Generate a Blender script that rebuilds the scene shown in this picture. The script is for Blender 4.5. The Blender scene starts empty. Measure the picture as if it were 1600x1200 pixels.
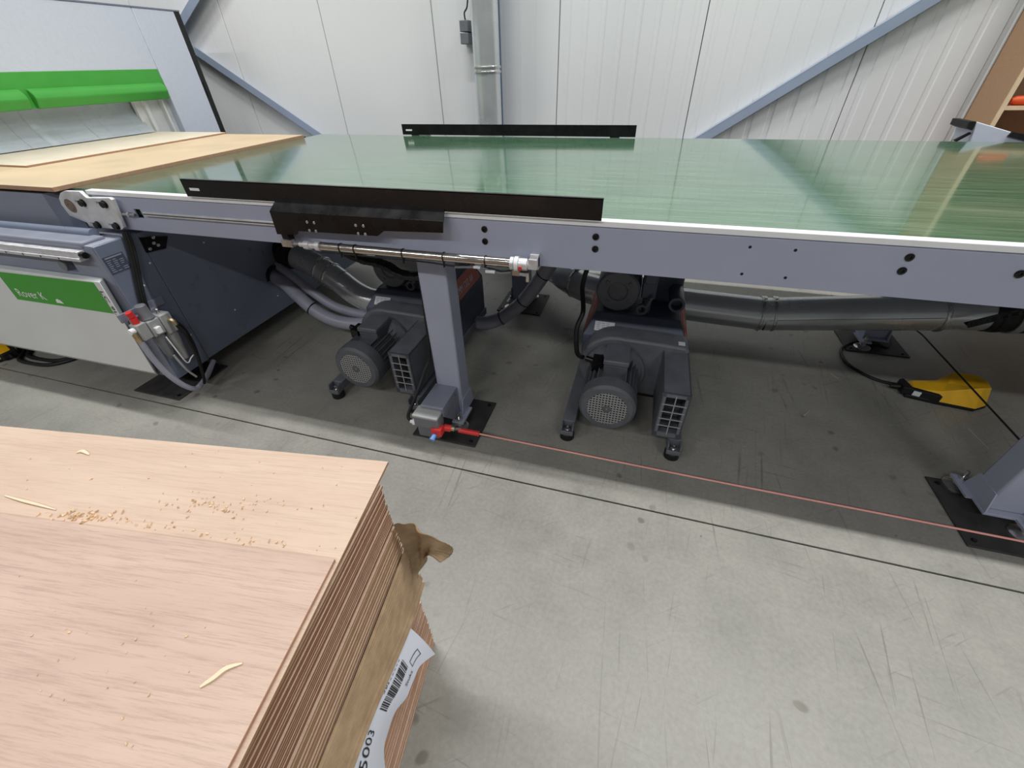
import bpy, bmesh, math, random
from mathutils import Vector, Matrix
import numpy as np
random.seed(7)
S = bpy.context.scene
COL = S.collection

# ---------------------------------------------------------------- camera
FPX, CAMH = 642.57, 1.45
_y, _p, _r = [math.radians(a) for a in (17.596, 37.889, -1.843)]
_f = Vector((-math.sin(_y)*math.cos(_p), math.cos(_y)*math.cos(_p), -math.sin(_p)))
_rt = Vector((math.cos(_y), math.sin(_y), 0)); _up = _rt.cross(_f)
RT = math.cos(_r)*_rt + math.sin(_r)*_up
UP = -math.sin(_r)*_rt + math.cos(_r)*_up
cam = bpy.data.cameras.new('camera'); camo = bpy.data.objects.new('camera', cam); COL.objects.link(camo)
cam.sensor_fit = 'HORIZONTAL'; cam.sensor_width = 36; cam.lens = FPX/1600*36; cam.clip_start = .02
M = Matrix.Identity(4)
for i in range(3):
    M[i][0] = RT[i]; M[i][1] = UP[i]; M[i][2] = -_f[i]
M[2][3] = CAMH
camo.matrix_world = M
S.camera = camo

def P(px, py, X=None, Y=None, Z=None):
    """photo pixel -> point on the plane X=, Y= or Z="""
    d = RT*(px-800) + UP*(600-py) + _f*FPX
    t = (Z-CAMH)/d.z if Z is not None else (X/d.x if X is not None else Y/d.y)
    return d*t + Vector((0, 0, CAMH))

# ---------------------------------------------------------------- light
W = bpy.data.worlds.new('world'); S.world = W; W.use_nodes = True
W.node_tree.nodes['Background'].inputs[0].default_value = (.93, .97, 1, 1)
W.node_tree.nodes['Background'].inputs[1].default_value = .18
def lamp(name, loc, sx, sy, power, col=(1, .99, .975), rx=0):
    l = bpy.data.lights.new(name, 'AREA'); l.shape = 'RECTANGLE'; l.size = sx; l.size_y = sy; l.energy = power; l.color = col
    o = bpy.data.objects.new(name, l); COL.objects.link(o); o.location = loc; o.rotation_euler = (rx, 0, 0); return o
# two rows of hall lamps overhead: the photo's two shadow edges under the conveyor come from them
for k, x in enumerate((-6.2, -2.2, 1.8, 5.8)):
    lamp('hall_lamp_conveyor_row_%d_offscreen' % (k+1), (x, 2.05, 6.0), 2.8, .12, 190)
for k, x in enumerate((-5.2, -1.4, 3.4)):
    lamp('hall_lamp_rear_row_%d_offscreen' % (k+1), (x, -4.4, 6.0), 2.4, .3, 165)
S.view_settings.view_transform = 'Standard'; S.view_settings.look = 'None'
S.view_settings.gamma = 1; S.view_settings.use_curve_mapping = False
S.view_settings.exposure = -0.3

# ---------------------------------------------------------------- materials
def srgb(r, g, b):
    f = lambda c: ((c/255+.055)/1.055)**2.4 if c/255 > .04045 else c/255/12.92
    return (f(r), f(g), f(b), 1)
class NT:
    def __init__(s, name):
        s.m = bpy.data.materials.new(name); s.m.use_nodes = True; s.t = s.m.node_tree; s.b = s.t.nodes['Principled BSDF']
    def n(s, typ, **kw):
        x = s.t.nodes.new(typ)
        for k, v in kw.items():
            if k.startswith('i_'): x.inputs[k[2:].replace('_', ' ')].default_value = v
            else: setattr(x, k, v)
        return x
    def l(s, a, b): s.t.links.new(a, b)
    def coords(s, scale=(1, 1, 1), rot=(0, 0, 0)):
        c = s.n('ShaderNodeTexCoord'); mp = s.n('ShaderNodeMapping'); mp.inputs['Scale'].default_value = scale; mp.inputs['Rotation'].default_value = rot
        s.l(c.outputs['Object'], mp.inputs[0]); return mp.outputs[0]
    def coords2(s, scale, rz):
        a = s.coords((1, 1, 1), (0, 0, rz)); mp = s.n('ShaderNodeMapping'); mp.inputs['Scale'].default_value = scale
        s.l(a, mp.inputs[0]); return mp.outputs[0]
    def noise(s, co, scale, detail=4, rough=.55, dist=0):
        x = s.n('ShaderNodeTexNoise'); s.l(co, x.inputs['Vector']); x.inputs['Scale'].default_value = scale
        x.inputs['Detail'].default_value = detail; x.inputs['Roughness'].default_value = rough; x.inputs['Distortion'].default_value = dist
        return x.outputs['Fac']
    def ramp(s, fac, stops):
        x = s.n('ShaderNodeValToRGB'); s.l(fac, x.inputs[0]); e = x.color_ramp.elements
        while len(e) < len(stops): e.new(.5)
        for k, (p, c) in enumerate(stops): e[k].position = p; e[k].color = c if len(c) == 4 else (*c, 1)
        return x.outputs[0]
    def mix(s, fac, a, b, mode='MIX'):
        x = s.n('ShaderNodeMix', data_type='RGBA', blend_type=mode)
        for v, i in ((fac, 0), (a, 6), (b, 7)):
            if hasattr(v, 'is_linked'): s.l(v, x.inputs[i])
            else: x.inputs[i].default_value = v
        return x.outputs[2]
    def math(s, op, a, b=0):
        x = s.n('ShaderNodeMath', operation=op)
        for v, i in ((a, 0), (b, 1)):
            if hasattr(v, 'is_linked'): s.l(v, x.inputs[i])
            else: x.inputs[i].default_value = v
        return x.outputs[0]
    def bump(s, h, strength=.2, dist=.002):
        x = s.n('ShaderNodeBump'); x.inputs['Strength'].default_value = strength; x.inputs['Distance'].default_value = dist
        s.l(h, x.inputs['Height']); s.l(x.outputs[0], s.b.inputs['Normal'])
    def set(s, **kw):
        for k, v in kw.items():
            i = s.b.inputs[k.replace('_', ' ')]
            if hasattr(v, 'is_linked'): s.l(v, i)
            else: i.default_value = v
        return s.m
MATS = {}
def mat(name, col, rough=.5, metal=0, var=.12, scale=9, bump=0, bscale=120, stretch=(1, 1, 1), rvar=.1, spec=.5):
    t = NT(name); co = t.coords(stretch); n = t.noise(co, scale, 5)
    lo = tuple(c*(1-var) for c in col[:3])+(1,); hi = tuple(min(1, c*(1+var)) for c in col[:3])+(1,)
    t.set(Base_Color=t.ramp(n, [(.3, lo), (.7, hi)]), Metallic=metal, Specular_IOR_Level=spec)
    r = t.ramp(n, [(.3, (max(.02, rough-rvar),)*3), (.7, (min(1, rough+rvar),)*3)]); t.set(Roughness=r)
    if bump: t.bump(t.noise(co, bscale, 2), bump, .001)
    MATS[name] = t.m; return t.m

M_beam = mat('painted_blue_grey', srgb(164, 170, 190), .42, 0, .04, 6, .05, 300, rvar=.05)
M_post = M_beam
M_white = mat('white_plastic', srgb(238, 240, 242), .35, 0, .03, 20)
M_panelwhite = mat('light_grey_panel', srgb(222, 225, 225), .42, 0, .03, 5)
M_hood = mat('hood_grey', srgb(204, 211, 224), .45, 0, .03, 40, .05, 400)
M_midgrey = mat('machine_grey', srgb(132, 137, 152), .45, 0, .05, 8)
M_dark = mat('machine_dark_blue_grey', srgb(116, 125, 144), .32, 0, .06, 6, rvar=.06)
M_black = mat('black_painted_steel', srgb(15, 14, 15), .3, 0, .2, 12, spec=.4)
M_rubber = mat('black_rubber', srgb(15, 15, 16), .55, 0, .2, 20)
M_green = mat('green_paint', srgb(62, 158, 42), .4, 0, .05, 8)
M_greenlip = mat('green_moulded_plastic', srgb(66, 160, 60), .4, 0, .05, 8)
M_hub = mat('rusty_hub', srgb(128, 112, 100), .6, .4, .25, 60)
M_plate = mat('dark_floor_plate', srgb(62, 60, 60), .55, .2, .25, 14, .2, 80)
M_pump = mat('pump_dark_grey', srgb(100, 104, 112), .5, 0, .16, 14, .1, 160)
M_pumpdark = mat('pump_blue_black', srgb(72, 80, 98), .42, 0, .12, 10)
M_motor = mat('motor_grey', srgb(88, 92, 98), .55, 0, .15, 14, .1, 160)
M_orange = mat('orange_red_label', srgb(190, 84, 62), .5, 0, .1, 10)
M_steel = mat('bright_steel', (.62, .61, .6, 1), .28, .9, .06, 20)
M_chrome = mat('stainless_tube', (.62, .58, .54, 1), .18, 1, .04, 20)
M_alu = mat('cast_aluminium', (.74, .74, .76, 1), .42, .5, .1, 30, .1, 200)
M_galv = mat('galvanised_duct', (.62, .65, .66, 1), .25, .6, .05, 5, rvar=.04)
M_hose = mat('violet_grey_hose', srgb(158, 160, 176), .4, 0, .08, 10)
M_brass = mat('brass_fitting', (.55, .44, .26, 1), .35, .8, .15, 30)
M_red = mat('red_plastic', srgb(214, 52, 50), .4, 0, .05, 10)
M_cord = mat('red_pull_cord', srgb(246, 172, 162), .5, 0, .12, 3)
M_blue = mat('blue_knob', srgb(96, 140, 200), .4)
M_lgrey = mat('light_grey_plastic', srgb(160, 162, 162), .45, 0, .05, 12)
M_mgrey = mat('mid_grey_plastic', srgb(112, 115, 120), .45, 0, .05, 12)
M_yellow = mat('yellow_pedal', srgb(238, 184, 24), .42, 0, .05, 12, .08, 300)
M_colm = mat('column_paint', srgb(120, 136, 160), .5, 0, .04, 3)
M_brace = mat('brace_paint', srgb(150, 163, 184), .45, 0, .05, 3)
M_chip = mat('chipboard', srgb(176, 140, 108), .7, 0, .14, 160, .1, 200)
M_chipedge = mat('pale_shelf_edge', srgb(226, 200, 164), .6, 0, .05, 40)
M_sliver = mat('pale_wood_sliver', srgb(222, 206, 176), .7, 0, .06, 40)
M_crumb = mat('sawdust', srgb(222, 194, 158), .9, 0, .2, 60)
M_text = mat('dark_print', srgb(40, 42, 44), .6)
M_textw = mat('white_print', srgb(236, 238, 236), .6, var=.02)
M_textg = mat('pale_print', srgb(150, 156, 166), .6)
M_stick = mat('white_sticker', srgb(222, 226, 232), .5, var=.02)
M_mdf = mat('mdf_board', srgb(202, 180, 146), .55, 0, .06, 4)
M_mdfe = mat('mdf_edge', srgb(170, 134, 108), .7, 0, .1, 60)
M_pale = mat('pale_ply_face', srgb(214, 203, 182), .55, 0, .05, 6, stretch=(1, 6, 1))
M_curt = mat('pvc_curtain', srgb(182, 190, 196), .25, 0, .08, 4, stretch=(8, 1, 1)); 
M_paper = mat('white_paper', srgb(226, 230, 242), .6, 0, .02, 10)

def m_floor():
    t = NT('concrete_floor'); co = t.coords()
    big = t.noise(co, .9, 6, .6); mid = t.noise(co, 5, 6, .65); fine = t.noise(co, 70, 3)
    c = t.ramp(big, [(.3, srgb(126, 125, 118)), (.52, srgb(141, 140, 132)), (.72, srgb(150, 148, 139))])
    c = t.mix(.35, c, t.ramp(mid, [(.32, srgb(132, 132, 127)), (.6, srgb(184, 182, 172))]), 'MULTIPLY') if False else t.mix(.3, c, t.ramp(mid, [(.3, srgb(122, 122, 118)), (.65, srgb(172, 170, 162))]))
    c = t.mix(.12, c, t.ramp(fine, [(.3, srgb(120, 118, 112)), (.7, srgb(200, 198, 190))]))
    # stains: rounded spots
    v = t.n('ShaderNodeTexVoronoi'); v.inputs['Scale'].default_value = 9; 
    wob = t.n('ShaderNodeMix', data_type='VECTOR'); wob.inputs[0].default_value = .05
    nz = t.n('ShaderNodeTexNoise'); nz.inputs['Scale'].default_value = 9; t.l(co, nz.inputs['Vector']); t.l(co, wob.inputs[4]); t.l(nz.outputs['Color'], wob.inputs[5])
    t.l(wob.outputs[1], v.inputs['Vector'])
    spot = t.ramp(v.outputs['Distance'], [(.0, (1, 1, 1)), (.10, (1, 1, 1)), (.16, (0, 0, 0))])
    area = t.ramp(t.noise(co, 1.3, 2), [(.47, (0, 0, 0)), (.58, (1, 1, 1))])
    sm = t.math('MULTIPLY', spot, area); sm = t.math('MULTIPLY', sm, .75)
    c = t.mix(sm, c, srgb(106, 102, 92))
    # scuffs: thin long scratches in two directions
    for rz, sc, k in ((.12, (1.8, 40, 1), .5), (1.5, (.8, 34, 1), .75), (1.72, (1.0, 44, 1), .7), (-.6, (2.6, 48, 1), .5)):
        s2 = t.noise(t.coords2(sc, rz), 1.5, 4, .6)
        sc_ = t.ramp(s2, [(.625, (0, 0, 0)), (.68, (1, 1, 1))])
        sc_ = t.math('MULTIPLY', sc_, t.ramp(t.noise(co, 2.1, 3), [(.4, (0, 0, 0)), (.58, (1, 1, 1))]))
        c = t.mix(t.math('MULTIPLY', sc_, k), c, srgb(112, 110, 104))
    dots = t.n('ShaderNodeTexVoronoi'); dots.inputs['Scale'].default_value = 16; t.l(co, dots.inputs['Vector'])
    d = t.ramp(dots.outputs['Distance'], [(.05, (1, 1, 1)), (.075, (0, 0, 0))])
    d = t.math('MULTIPLY', d, t.ramp(t.noise(co, 3.2, 2), [(.56, (0, 0, 0)), (.6, (1, 1, 1))]))
    c = t.mix(t.math('MULTIPLY', d, .7), c, srgb(92, 90, 84))
    t.bump(mid, .06, .004)
    return t.set(Base_Color=c, Roughness=t.ramp(mid, [(.3, (.34,)*3), (.7, (.5,)*3)]))
M_floor = m_floor()
def m_wall():
    t = NT('wall_panel_paint'); co = t.coords(); n = t.noise(co, .7, 3)
    c = t.ramp(n, [(.3, srgb(224, 227, 228)), (.7, srgb(232, 234, 234))])
    t.bump(t.noise(t.coords((160, 1, 1.5)), 1, 2), .015, .002)
    return t.set(Base_Color=c, Roughness=.42)
M_wall = m_wall()
def m_belt():
    t = NT('green_pvc_belt'); co = t.coords((.35, 9, 1)); s1 = t.noise(co, 7, 6, .65); s2 = t.noise(t.coords((.8, 50, 1)), 4, 5, .7)
    c = t.ramp(s1, [(.3, srgb(52, 92, 68)), (.55, srgb(72, 114, 86)), (.75, srgb(100, 138, 108))])
    c = t.mix(t.ramp(s2, [(.48, (0, 0, 0)), (.72, (.6, .6, .6))]), c, srgb(160, 182, 156))
    r = t.ramp(s2, [(.3, (.06,)*3), (.75, (.19,)*3)])
    t.bump(t.noise(t.coords((1, 3, 1)), 3, 3), .02, .01)
    return t.set(Base_Color=c, Roughness=r, Specular_IOR_Level=.8, Coat_Weight=.45, Coat_Roughness=.06)
M_belt = m_belt()
def m_ply(name, a, b, c2, rot=.0, dark=.3):
    t = NT(name); co = t.coords((.9, 7, 7), (0, 0, rot)); w = t.noise(t.coords((.5, 1.6, 1), (0, 0, rot)), 2.2, 4, .6, .6)
    g = t.noise(t.coords((7, 170, 170), (0, 0, rot)), 1.3, 5, .8); l = t.noise(co, 2.5, 5, .6, .8)
    base = t.ramp(w, [(.25, a), (.5, b), (.75, c2)])
    base = t.mix(t.math('MULTIPLY', t.ramp(g, [(.48, (0, 0, 0)), (.64, (1, 1, 1))]), dark), base, tuple(x*.55 for x in a[:3])+(1,))
    base = t.mix(.35, base, t.ramp(l, [(.3, a), (.7, c2)]))
    t.bump(g, .12, .0008)
    return t.set(Base_Color=base, Roughness=.62, Specular_IOR_Level=.25)
M_plytop = m_ply('plywood_face_pink', srgb(180, 152, 138), srgb(196, 169, 154), srgb(208, 184, 168), .06, .5)
M_plytop2 = m_ply('plywood_face_tan', srgb(190, 163, 143), srgb(203, 178, 159), srgb(212, 190, 170), .02, .36)
def m_edge(name, lo, hi):
    t = NT(name); g = t.noise(t.coords((2, 2, 900)), 1, 2, .5); s = t.noise(t.coords((60, 60, 300)), 1, 3)
    c = t.ramp(g, [(.35, lo), (.65, hi)]); c = t.mix(.3, c, t.ramp(s, [(.3, lo), (.7, hi)]))
    return t.set(Base_Color=c, Roughness=.8, Specular_IOR_Level=.2)
M_edge_dark = m_edge('plywood_edge_red_brown', srgb(112, 74, 54), srgb(168, 122, 92))
M_edge_beige = m_edge('plywood_edge_beige', srgb(136, 102, 76), srgb(186, 150, 114))
M_edge_pink = m_edge('plywood_edge_pink', srgb(162, 118, 94), srgb(206, 164, 134))
def m_card():
    t = NT('brown_cardboard'); n = t.noise(t.coords(), 30, 4)
    c = t.ramp(n, [(.3, srgb(158, 134, 106)), (.7, srgb(182, 157, 126))]); t.bump(n, .1, .001)
    return t.set(Base_Color=c, Roughness=.85, Specular_IOR_Level=.15)
M_card = m_card()

# ---------------------------------------------------------------- mesh builder
class MB:
    def __init__(s): s.v = []; s.f = []; s.m = []; s.cur = 0
    def add(s, vs, fs):
        o = len(s.v); s.v += [Vector(v) for v in vs]
        for f in fs: s.f.append([i+o for i in f]); s.m.append(s.cur)
        return s
    def box(s, x0, x1, y0, y1, z0, z1):
        return s.add([(x, y, z) for z in (z0, z1) for y in (y0, y1) for x in (x0, x1)],
                     [(0, 2, 3, 1), (4, 5, 7, 6), (0, 1, 5, 4), (2, 6, 7, 3), (0, 4, 6, 2), (1, 3, 7, 5)])
    def obox(s, c, ax, ay, az, hx, hy, hz):
        c = Vector(c); ax = Vector(ax).normalized(); ay = Vector(ay).normalized(); az = Vector(az).normalized()
        return s.add([c+ax*hx*i+ay*hy*j+az*hz*k for k in (-1, 1) for j in (-1, 1) for i in (-1, 1)],
                     [(0, 2, 3, 1), (4, 5, 7, 6), (0, 1, 5, 4), (2, 6, 7, 3), (0, 4, 6, 2), (1, 3, 7, 5)])
    def bar(s, p0, p1, w, h, up=(0, 0, 1)):
        p0 = Vector(p0); p1 = Vector(p1); d = (p1-p0); L = d.length; d.normalize(); up = Vector(up)
        a = d.cross(up).normalized(); u = a.cross(d)
        return s.obox((p0+p1)/2, d, a, u, L/2, w/2, h/2)
    def prism(s, poly, axis, a, b):
        """poly: 2-D points in the other two axes (cyclic order), extruded along axis from a to b"""
        n = len(poly)
        def mk(p, t): return {'x': (t, p[0], p[1]), 'y': (p[0], t, p[1]), 'z': (p[0], p[1], t)}[axis]
        vs = [mk(p, a) for p in poly]+[mk(p, b) for p in poly]
        fs = [[i, (i+1) % n, n+(i+1) % n, n+i] for i in range(n)]+[list(range(n))[::-1], list(range(n, 2*n))]
        return s.add(vs, fs)
    def cyl(s, p0, p1, r0, r1=None, seg=20, cap=True):
        r1 = r0 if r1 is None else r1
        p0 = Vector(p0); p1 = Vector(p1); d = (p1-p0).normalized()
        a = d.orthogonal().normalized(); b = d.cross(a)
        vs = []
        for p, r in ((p0, r0), (p1, r1)):
            for i in range(seg):
                t = 2*math.pi*i/seg; vs.append(p+a*r*math.cos(t)+b*r*math.sin(t))
        fs = [[i, (i+1) % seg, seg+(i+1) % seg, seg+i] for i in range(seg)]
        if cap: fs += [list(range(seg))[::-1], list(range(seg, 2*seg))]
        return s.add(vs, fs)
    def lathe(s, p0, axis, prof, seg=24, cap=True):
        """prof: list of (distance along axis, radius)"""
        p0 = Vector(p0); d = Vector(axis).normalized(); a = d.orthogonal().normalized(); b = d.cross(a); vs = []; n = len(prof)
        for h, r in prof:
            for i in range(seg):
                t = 2*math.pi*i/seg; vs.append(p0+d*h+a*r*math.cos(t)+b*r*math.sin(t))
        fs = [[k*seg+i, k*seg+(i+1) % seg, (k+1)*seg+(i+1) % seg, (k+1)*seg+i] for k in range(n-1) for i in range(seg)]
        if cap: fs += [list(range(seg))[::-1], list(range((n-1)*seg, n*seg))]
        return s.add(vs, fs)
    def tube(s, pts, r, seg=10, sub=6, cap=True, rad=None):
        pts = [Vector(p) for p in pts]; path = smooth(pts, sub) if sub > 1 and len(pts) > 2 else pts
        vs = []; n = len(path); prev = None
        for i, p in enumerate(path):
            d = (path[min(i+1, n-1)]-path[max(i-1, 0)]).normalized()
            if prev is None: a = d.orthogonal().normalized()
            else:
                a = prev-d*prev.dot(d); a = a.normalized() if a.length > 1e-6 else d.orthogonal().normalized()
            prev = a; b = d.cross(a); rr = r if rad is None else rad(i/(n-1))
            for k in range(seg):
                t = 2*math.pi*k/seg; vs.append(p+a*rr*math.cos(t)+b*rr*math.sin(t))
        fs = [[k*seg+i, k*seg+(i+1) % seg, (k+1)*seg+(i+1) % seg, (k+1)*seg+i] for k in range(n-1) for i in range(seg)]
        if cap: fs += [list(range(seg))[::-1], list(range((n-1)*seg, n*seg))]
        return s.add(vs, fs)
    def grid(s, fn, nu, nv):
        vs = [fn(i/nu, j/nv) for j in range(nv+1) for i in range(nu+1)]
        return s.add(vs, [[j*(nu+1)+i, j*(nu+1)+i+1, (j+1)*(nu+1)+i+1, (j+1)*(nu+1)+i] for j in range(nv) for i in range(nu)])
    def build(s, name, mats, parent=None, bevel=0, smooth_=True, solid=0, angle=35, seg=2):
        mats = mats if isinstance(mats, (list, tuple)) else [mats]
        o0 = Vector(parent['_o']) if parent is not None and '_o' in parent else Vector((0, 0, 0))
        par = parent
        if parent is not None and '_o' not in parent:
            o0 = Vector((0, 0, 0)); q = parent
            while q is not None:
                if '_o' in q: o0 = Vector(q['_o']); break
                q = q.parent
        me = bpy.data.meshes.new(name); me.from_pydata([v-o0 for v in s.v], [], s.f)
        for m in mats: me.materials.append(m)
        me.polygons.foreach_set('material_index', s.m)
        bm = bmesh.new(); bm.from_mesh(me); bmesh.ops.recalc_face_normals(bm, faces=bm.faces); bm.to_mesh(me); bm.free()
        if smooth_:
            me.polygons.foreach_set('use_smooth', [True]*len(me.polygons)); me.set_sharp_from_angle(angle=math.radians(angle))
        ob = bpy.data.objects.new(name, me); COL.objects.link(ob)
        if solid:
            md = ob.modifiers.new('solid', 'SOLIDIFY'); md.thickness = solid; md.offset = 0
        if bevel:
            md = ob.modifiers.new('bevel', 'BEVEL'); md.width = bevel; md.segments = seg; md.limit_method = 'ANGLE'; md.angle_limit = math.radians(40)
        if par is not None: ob.parent = par
        return ob
def smooth(p, sub):
    out = []; n = len(p)
    for i in range(n-1):
        a = p[max(i-1, 0)]; b = p[i]; c = p[i+1]; d = p[min(i+2, n-1)]
        for k in range(sub):
            t = k/sub
            out.append(.5*((2*b)+(c-a)*t+(2*a-5*b+4*c-d)*t*t+(3*b-a-3*c+d)*t**3))
    out.append(p[-1]); return out
def thing(name, label, cat, loc=(0, 0, 0), group=None):
    o = bpy.data.objects.new(name, None); COL.objects.link(o); o.location = loc; o['_o'] = list(loc)
    return tag(o, label, cat, group)
def tag(o, label, cat, group=None, kind=None):
    if label: o['label'] = label
    if cat: o['category'] = cat
    if group: o['group'] = group
    if kind: o['kind'] = kind
    return o
def part_label(o, l): o['label'] = l; return o
def struct(o): o['kind'] = 'structure'; return o
def copy_tree(root, loc, label=None):
    r = root.copy(); COL.objects.link(r); r.location = loc
    if label: r['label'] = label
    def rec(src, dst):
        for ch in list(src.children):
            if ch.name in COL.objects or True:
                c = ch.copy(); COL.objects.link(c); c.parent = dst; rec(ch, c)
    rec(root, r); return r
def text_mesh(txt, size, fn, name, m, parent, align='LEFT', extr=0):
    """flat lettering; fn maps (u, v) of the text plane to a world point"""
    cu = bpy.data.curves.new('t', 'FONT'); cu.body = txt; cu.size = size; cu.align_x = align; cu.resolution_u = 3
    ob = bpy.data.objects.new('t', cu); COL.objects.link(ob); dg = bpy.context.evaluated_depsgraph_get()
    me = bpy.data.meshes.new_from_object(ob.evaluated_get(dg))
    b = MB(); b.add([fn(v.co.x, v.co.y) for v in me.vertices], [list(p.vertices) for p in me.polygons])
    bpy.data.objects.remove(ob); bpy.data.curves.remove(cu); bpy.data.meshes.remove(me)
    return b.build(name, m, parent, smooth_=False)
V = Vector
def cut(ob, boxes):
    """cut box-shaped openings (world coordinates) out of a mesh; nothing is left behind"""
    bpy.context.view_layer.update(); o0 = ob.matrix_world.translation.copy(); cs = []
    for bx in boxes:
        m = MB(); m.box(*bx); c = m.build('cutter', M_beam, None, smooth_=False); cs.append(c)
        md = ob.modifiers.new('cut', 'BOOLEAN'); md.operation = 'DIFFERENCE'; md.solver = 'EXACT'; md.object = c
    bpy.context.view_layer.update(); dg = bpy.context.evaluated_depsgraph_get()
    me = bpy.data.meshes.new_from_object(ob.evaluated_get(dg)); old = ob.data; ob.modifiers.clear(); ob.data = me; bpy.data.meshes.remove(old)
    for c in cs: d = c.data; bpy.data.objects.remove(c); bpy.data.meshes.remove(d)
    me.polygons.foreach_set('use_smooth', [True]*len(me.polygons)); me.set_sharp_from_angle(angle=math.radians(35))

# ================================================================ SETTING
YW = 4.2
JY, JX = 1.112, None
fl = MB().box(-14, 12, -9, YW+.3, -.2, -.012).build('floor', M_floor); struct(fl)
g = .004
for (x0, x1, y0, y1) in ((-14, 12, -9, JY-g), (-14, 12, JY+g, YW+.25)):
    o = MB().box(x0, x1, y0, y1, -.05, 0).build('floor_slab', M_floor, fl, smooth_=False)
MB().box(-14, 12, JY-g, JY+g, -.02, -.006).build('floor_joint_filler', M_rubber, fl, smooth_=False)

M_gap = mat('panel_joint', srgb(92, 94, 96), .7)
wall = struct(MB().box(-12, 9, YW+.03, YW+.2, 0, 6.5).build('wall_back', M_gap, smooth_=False))
pw = 1.077
for k in range(-11, 8):
    a = .229+pw*k+.003; b_ = .229+pw*(k+1)-.003
    pr = [(a, YW+.02), (a, YW+.004), (a+.004, YW)]
    ribs = k >= -1
    nr = 8; w = (b_-a)/nr
    for i in range(nr):
        x = a+w*(i+.5); d = .006 if ribs else .0006
        pr += [(x-.022, YW), (x-.014, YW+d), (x+.014, YW+d), (x+.022, YW)]
    pr += [(b_-.004, YW), (b_, YW+.004), (b_, YW+.02)]
    b = MB(); n = len(pr)
    b.add([(p[0], p[1], z) for z in (.0, 6.5) for p in pr], [[i, i+1, n+i+1, n+i] for i in range(n-1)])
    b.build('wall_panel', M_wall, wall, smooth_=False)
struct(MB().box(-12, 9, YW-.012, YW, 0, .10).build('baseboard_back', M_midgrey))

# steel column and bracing against the wall
c = thing('steel_column', 'blue-grey steel column standing on the wall behind the round duct', 'column', (-1.39, 4.12, 0))
b = MB(); b.box(-1.45, -1.33, 4.04, 4.05, 0, 6.4); b.box(-1.45, -1.33, 4.18, 4.19, 0, 6.4); b.box(-1.395, -1.385, 4.05, 4.18, 0, 6.4)
b.build('beam_section', M_colm, c)
MB().box(-1.52, -1.26, 3.98, 4.195, 0, .015).build('base_plate', M_colm, c)
def brace(x0, z0, x1, z1, label):
    t = thing('diagonal_brace', label, 'brace', (x0, 4.13, z0), 'diagonal braces on the wall')
    d = V((x1-x0, 0, z1-z0)).normalized(); n = V((-d.z, 0, d.x))
    b = MB(); p0 = V((x0, 4.13, z0)); p1 = V((x1, 4.13, z1))
    b.bar(p0, p1, .008, .066, n); b.build('web', M_brace, t)
    b = MB(); b.bar(p0+n*.029+V((0, .03, 0)), p1+n*.029+V((0, .03, 0)), .068, .008, n); b.build('flange', M_brace, t)
brace(-1.0, .02, 3.2, 2.80, 'blue-grey diagonal brace rising from the column foot towards the chipboard shelf')
brace(-1.75, -.02, -4.62, 1.715, 'blue-grey diagonal brace rising from the column foot to behind the grey hood')
brace(-5.3, 1.40, -1.5, 3.55, 'blue-grey diagonal brace crossing above the top corner of the grey hood')

# vertical round duct running down and across under the conveyor to the black connector
du = thing('dust_duct', 'galvanised round duct coming down the wall and crossing under the conveyor', 'duct', (-1.325, 3.8, 0))
b = MB(); b.tube([(-1.325, 3.8, 6.4), (-1.325, 3.8, 1.42)], .1, 28, 1, False); b.build('vertical_pipe', M_galv, du)
b = MB(); b.tube([(-1.325, 3.8, 1.42), (-1.325, 3.8, .62)], .1, 28, 1, False); b.build('vertical_pipe', M_galv, du)
b = MB(); b.tube([(-1.325, 3.8, .64), (-1.325, 3.79, .5), (-1.29, 3.74, .36), (-1.2, 3.64, .27), (-1.08, 3.49, .25)], .1, 24, 5, False); b.build('elbow', M_galv, du)
b = MB(); b.tube([(-1.1, 3.51, .25), (-.6, 2.96, .24), (-.42, 2.76, .235), (-.26, 2.65, .225), (-.05, 2.62, .215), (.4, 2.61, .2), (.815, 2.6, .195)], .1, 24, 5, False); b.build('horizontal_pipe', M_galv, du)
b = MB(); b.tube([(.815, 2.6, .195), (1.25, 2.59, .262), (1.66, 2.58, .326)], .1, 24, 1, False); b.build('horizontal_pipe', M_galv, du)
b = MB(); b.tube([(1.64, 2.58, .323), (1.73, 2.58, .336), (1.83, 2.58, .346)], .096, 24, 1, False); b.build('pipe_end', M_galv, du)
b = MB(); b.bar((.83, 2.499, .205), (1.62, 2.479, .335), .003, .004); b.build('seam', M_galv, du)
def clamp(p, d, r, parent, w=.014):
    d = V(d).normalized(); p = V(p); b = MB()
    b.lathe(p-d*w/2, d, [(0, r), (0, r+.006), (w*.3, r+.008), (w*.7, r+.008), (w, r+.006), (w, r)], 28, False)
    o = b.build('clamp', M_steel, parent)
    u = (V((0, 0, 1))-d*d.z).normalized(); s = u.cross(d)
    q = p+u*(r+.012)-s*(r*.25)
    b = MB(); b.obox(q, d, s, u, w*.6, .012, .01); b.cyl(q-s*.03, q+s*.03, .004, seg=8); b.build('clamp_bolt', M_steel, o)
    return o
for z in (1.435, 1.405): clamp((-1.325, 3.8, z), (0, .0, 1), .1, du, .016)
clamp((.79, 2.6, .196), (1, 0, .04), .1, du); clamp((.86, 2.6, .202), (1, 0, .15), .1, du)
clamp((1.635, 2.58, .322), (1, 0, .15), .1, du, .018)
clamp((-.36, 2.71, .232), (1, -.6, -.05), .1, du)
fx = thing('flexible_connector', 'black ribbed flexible connector on the end of the horizontal duct', 'hose', (1.84, 2.58, .34))
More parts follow.
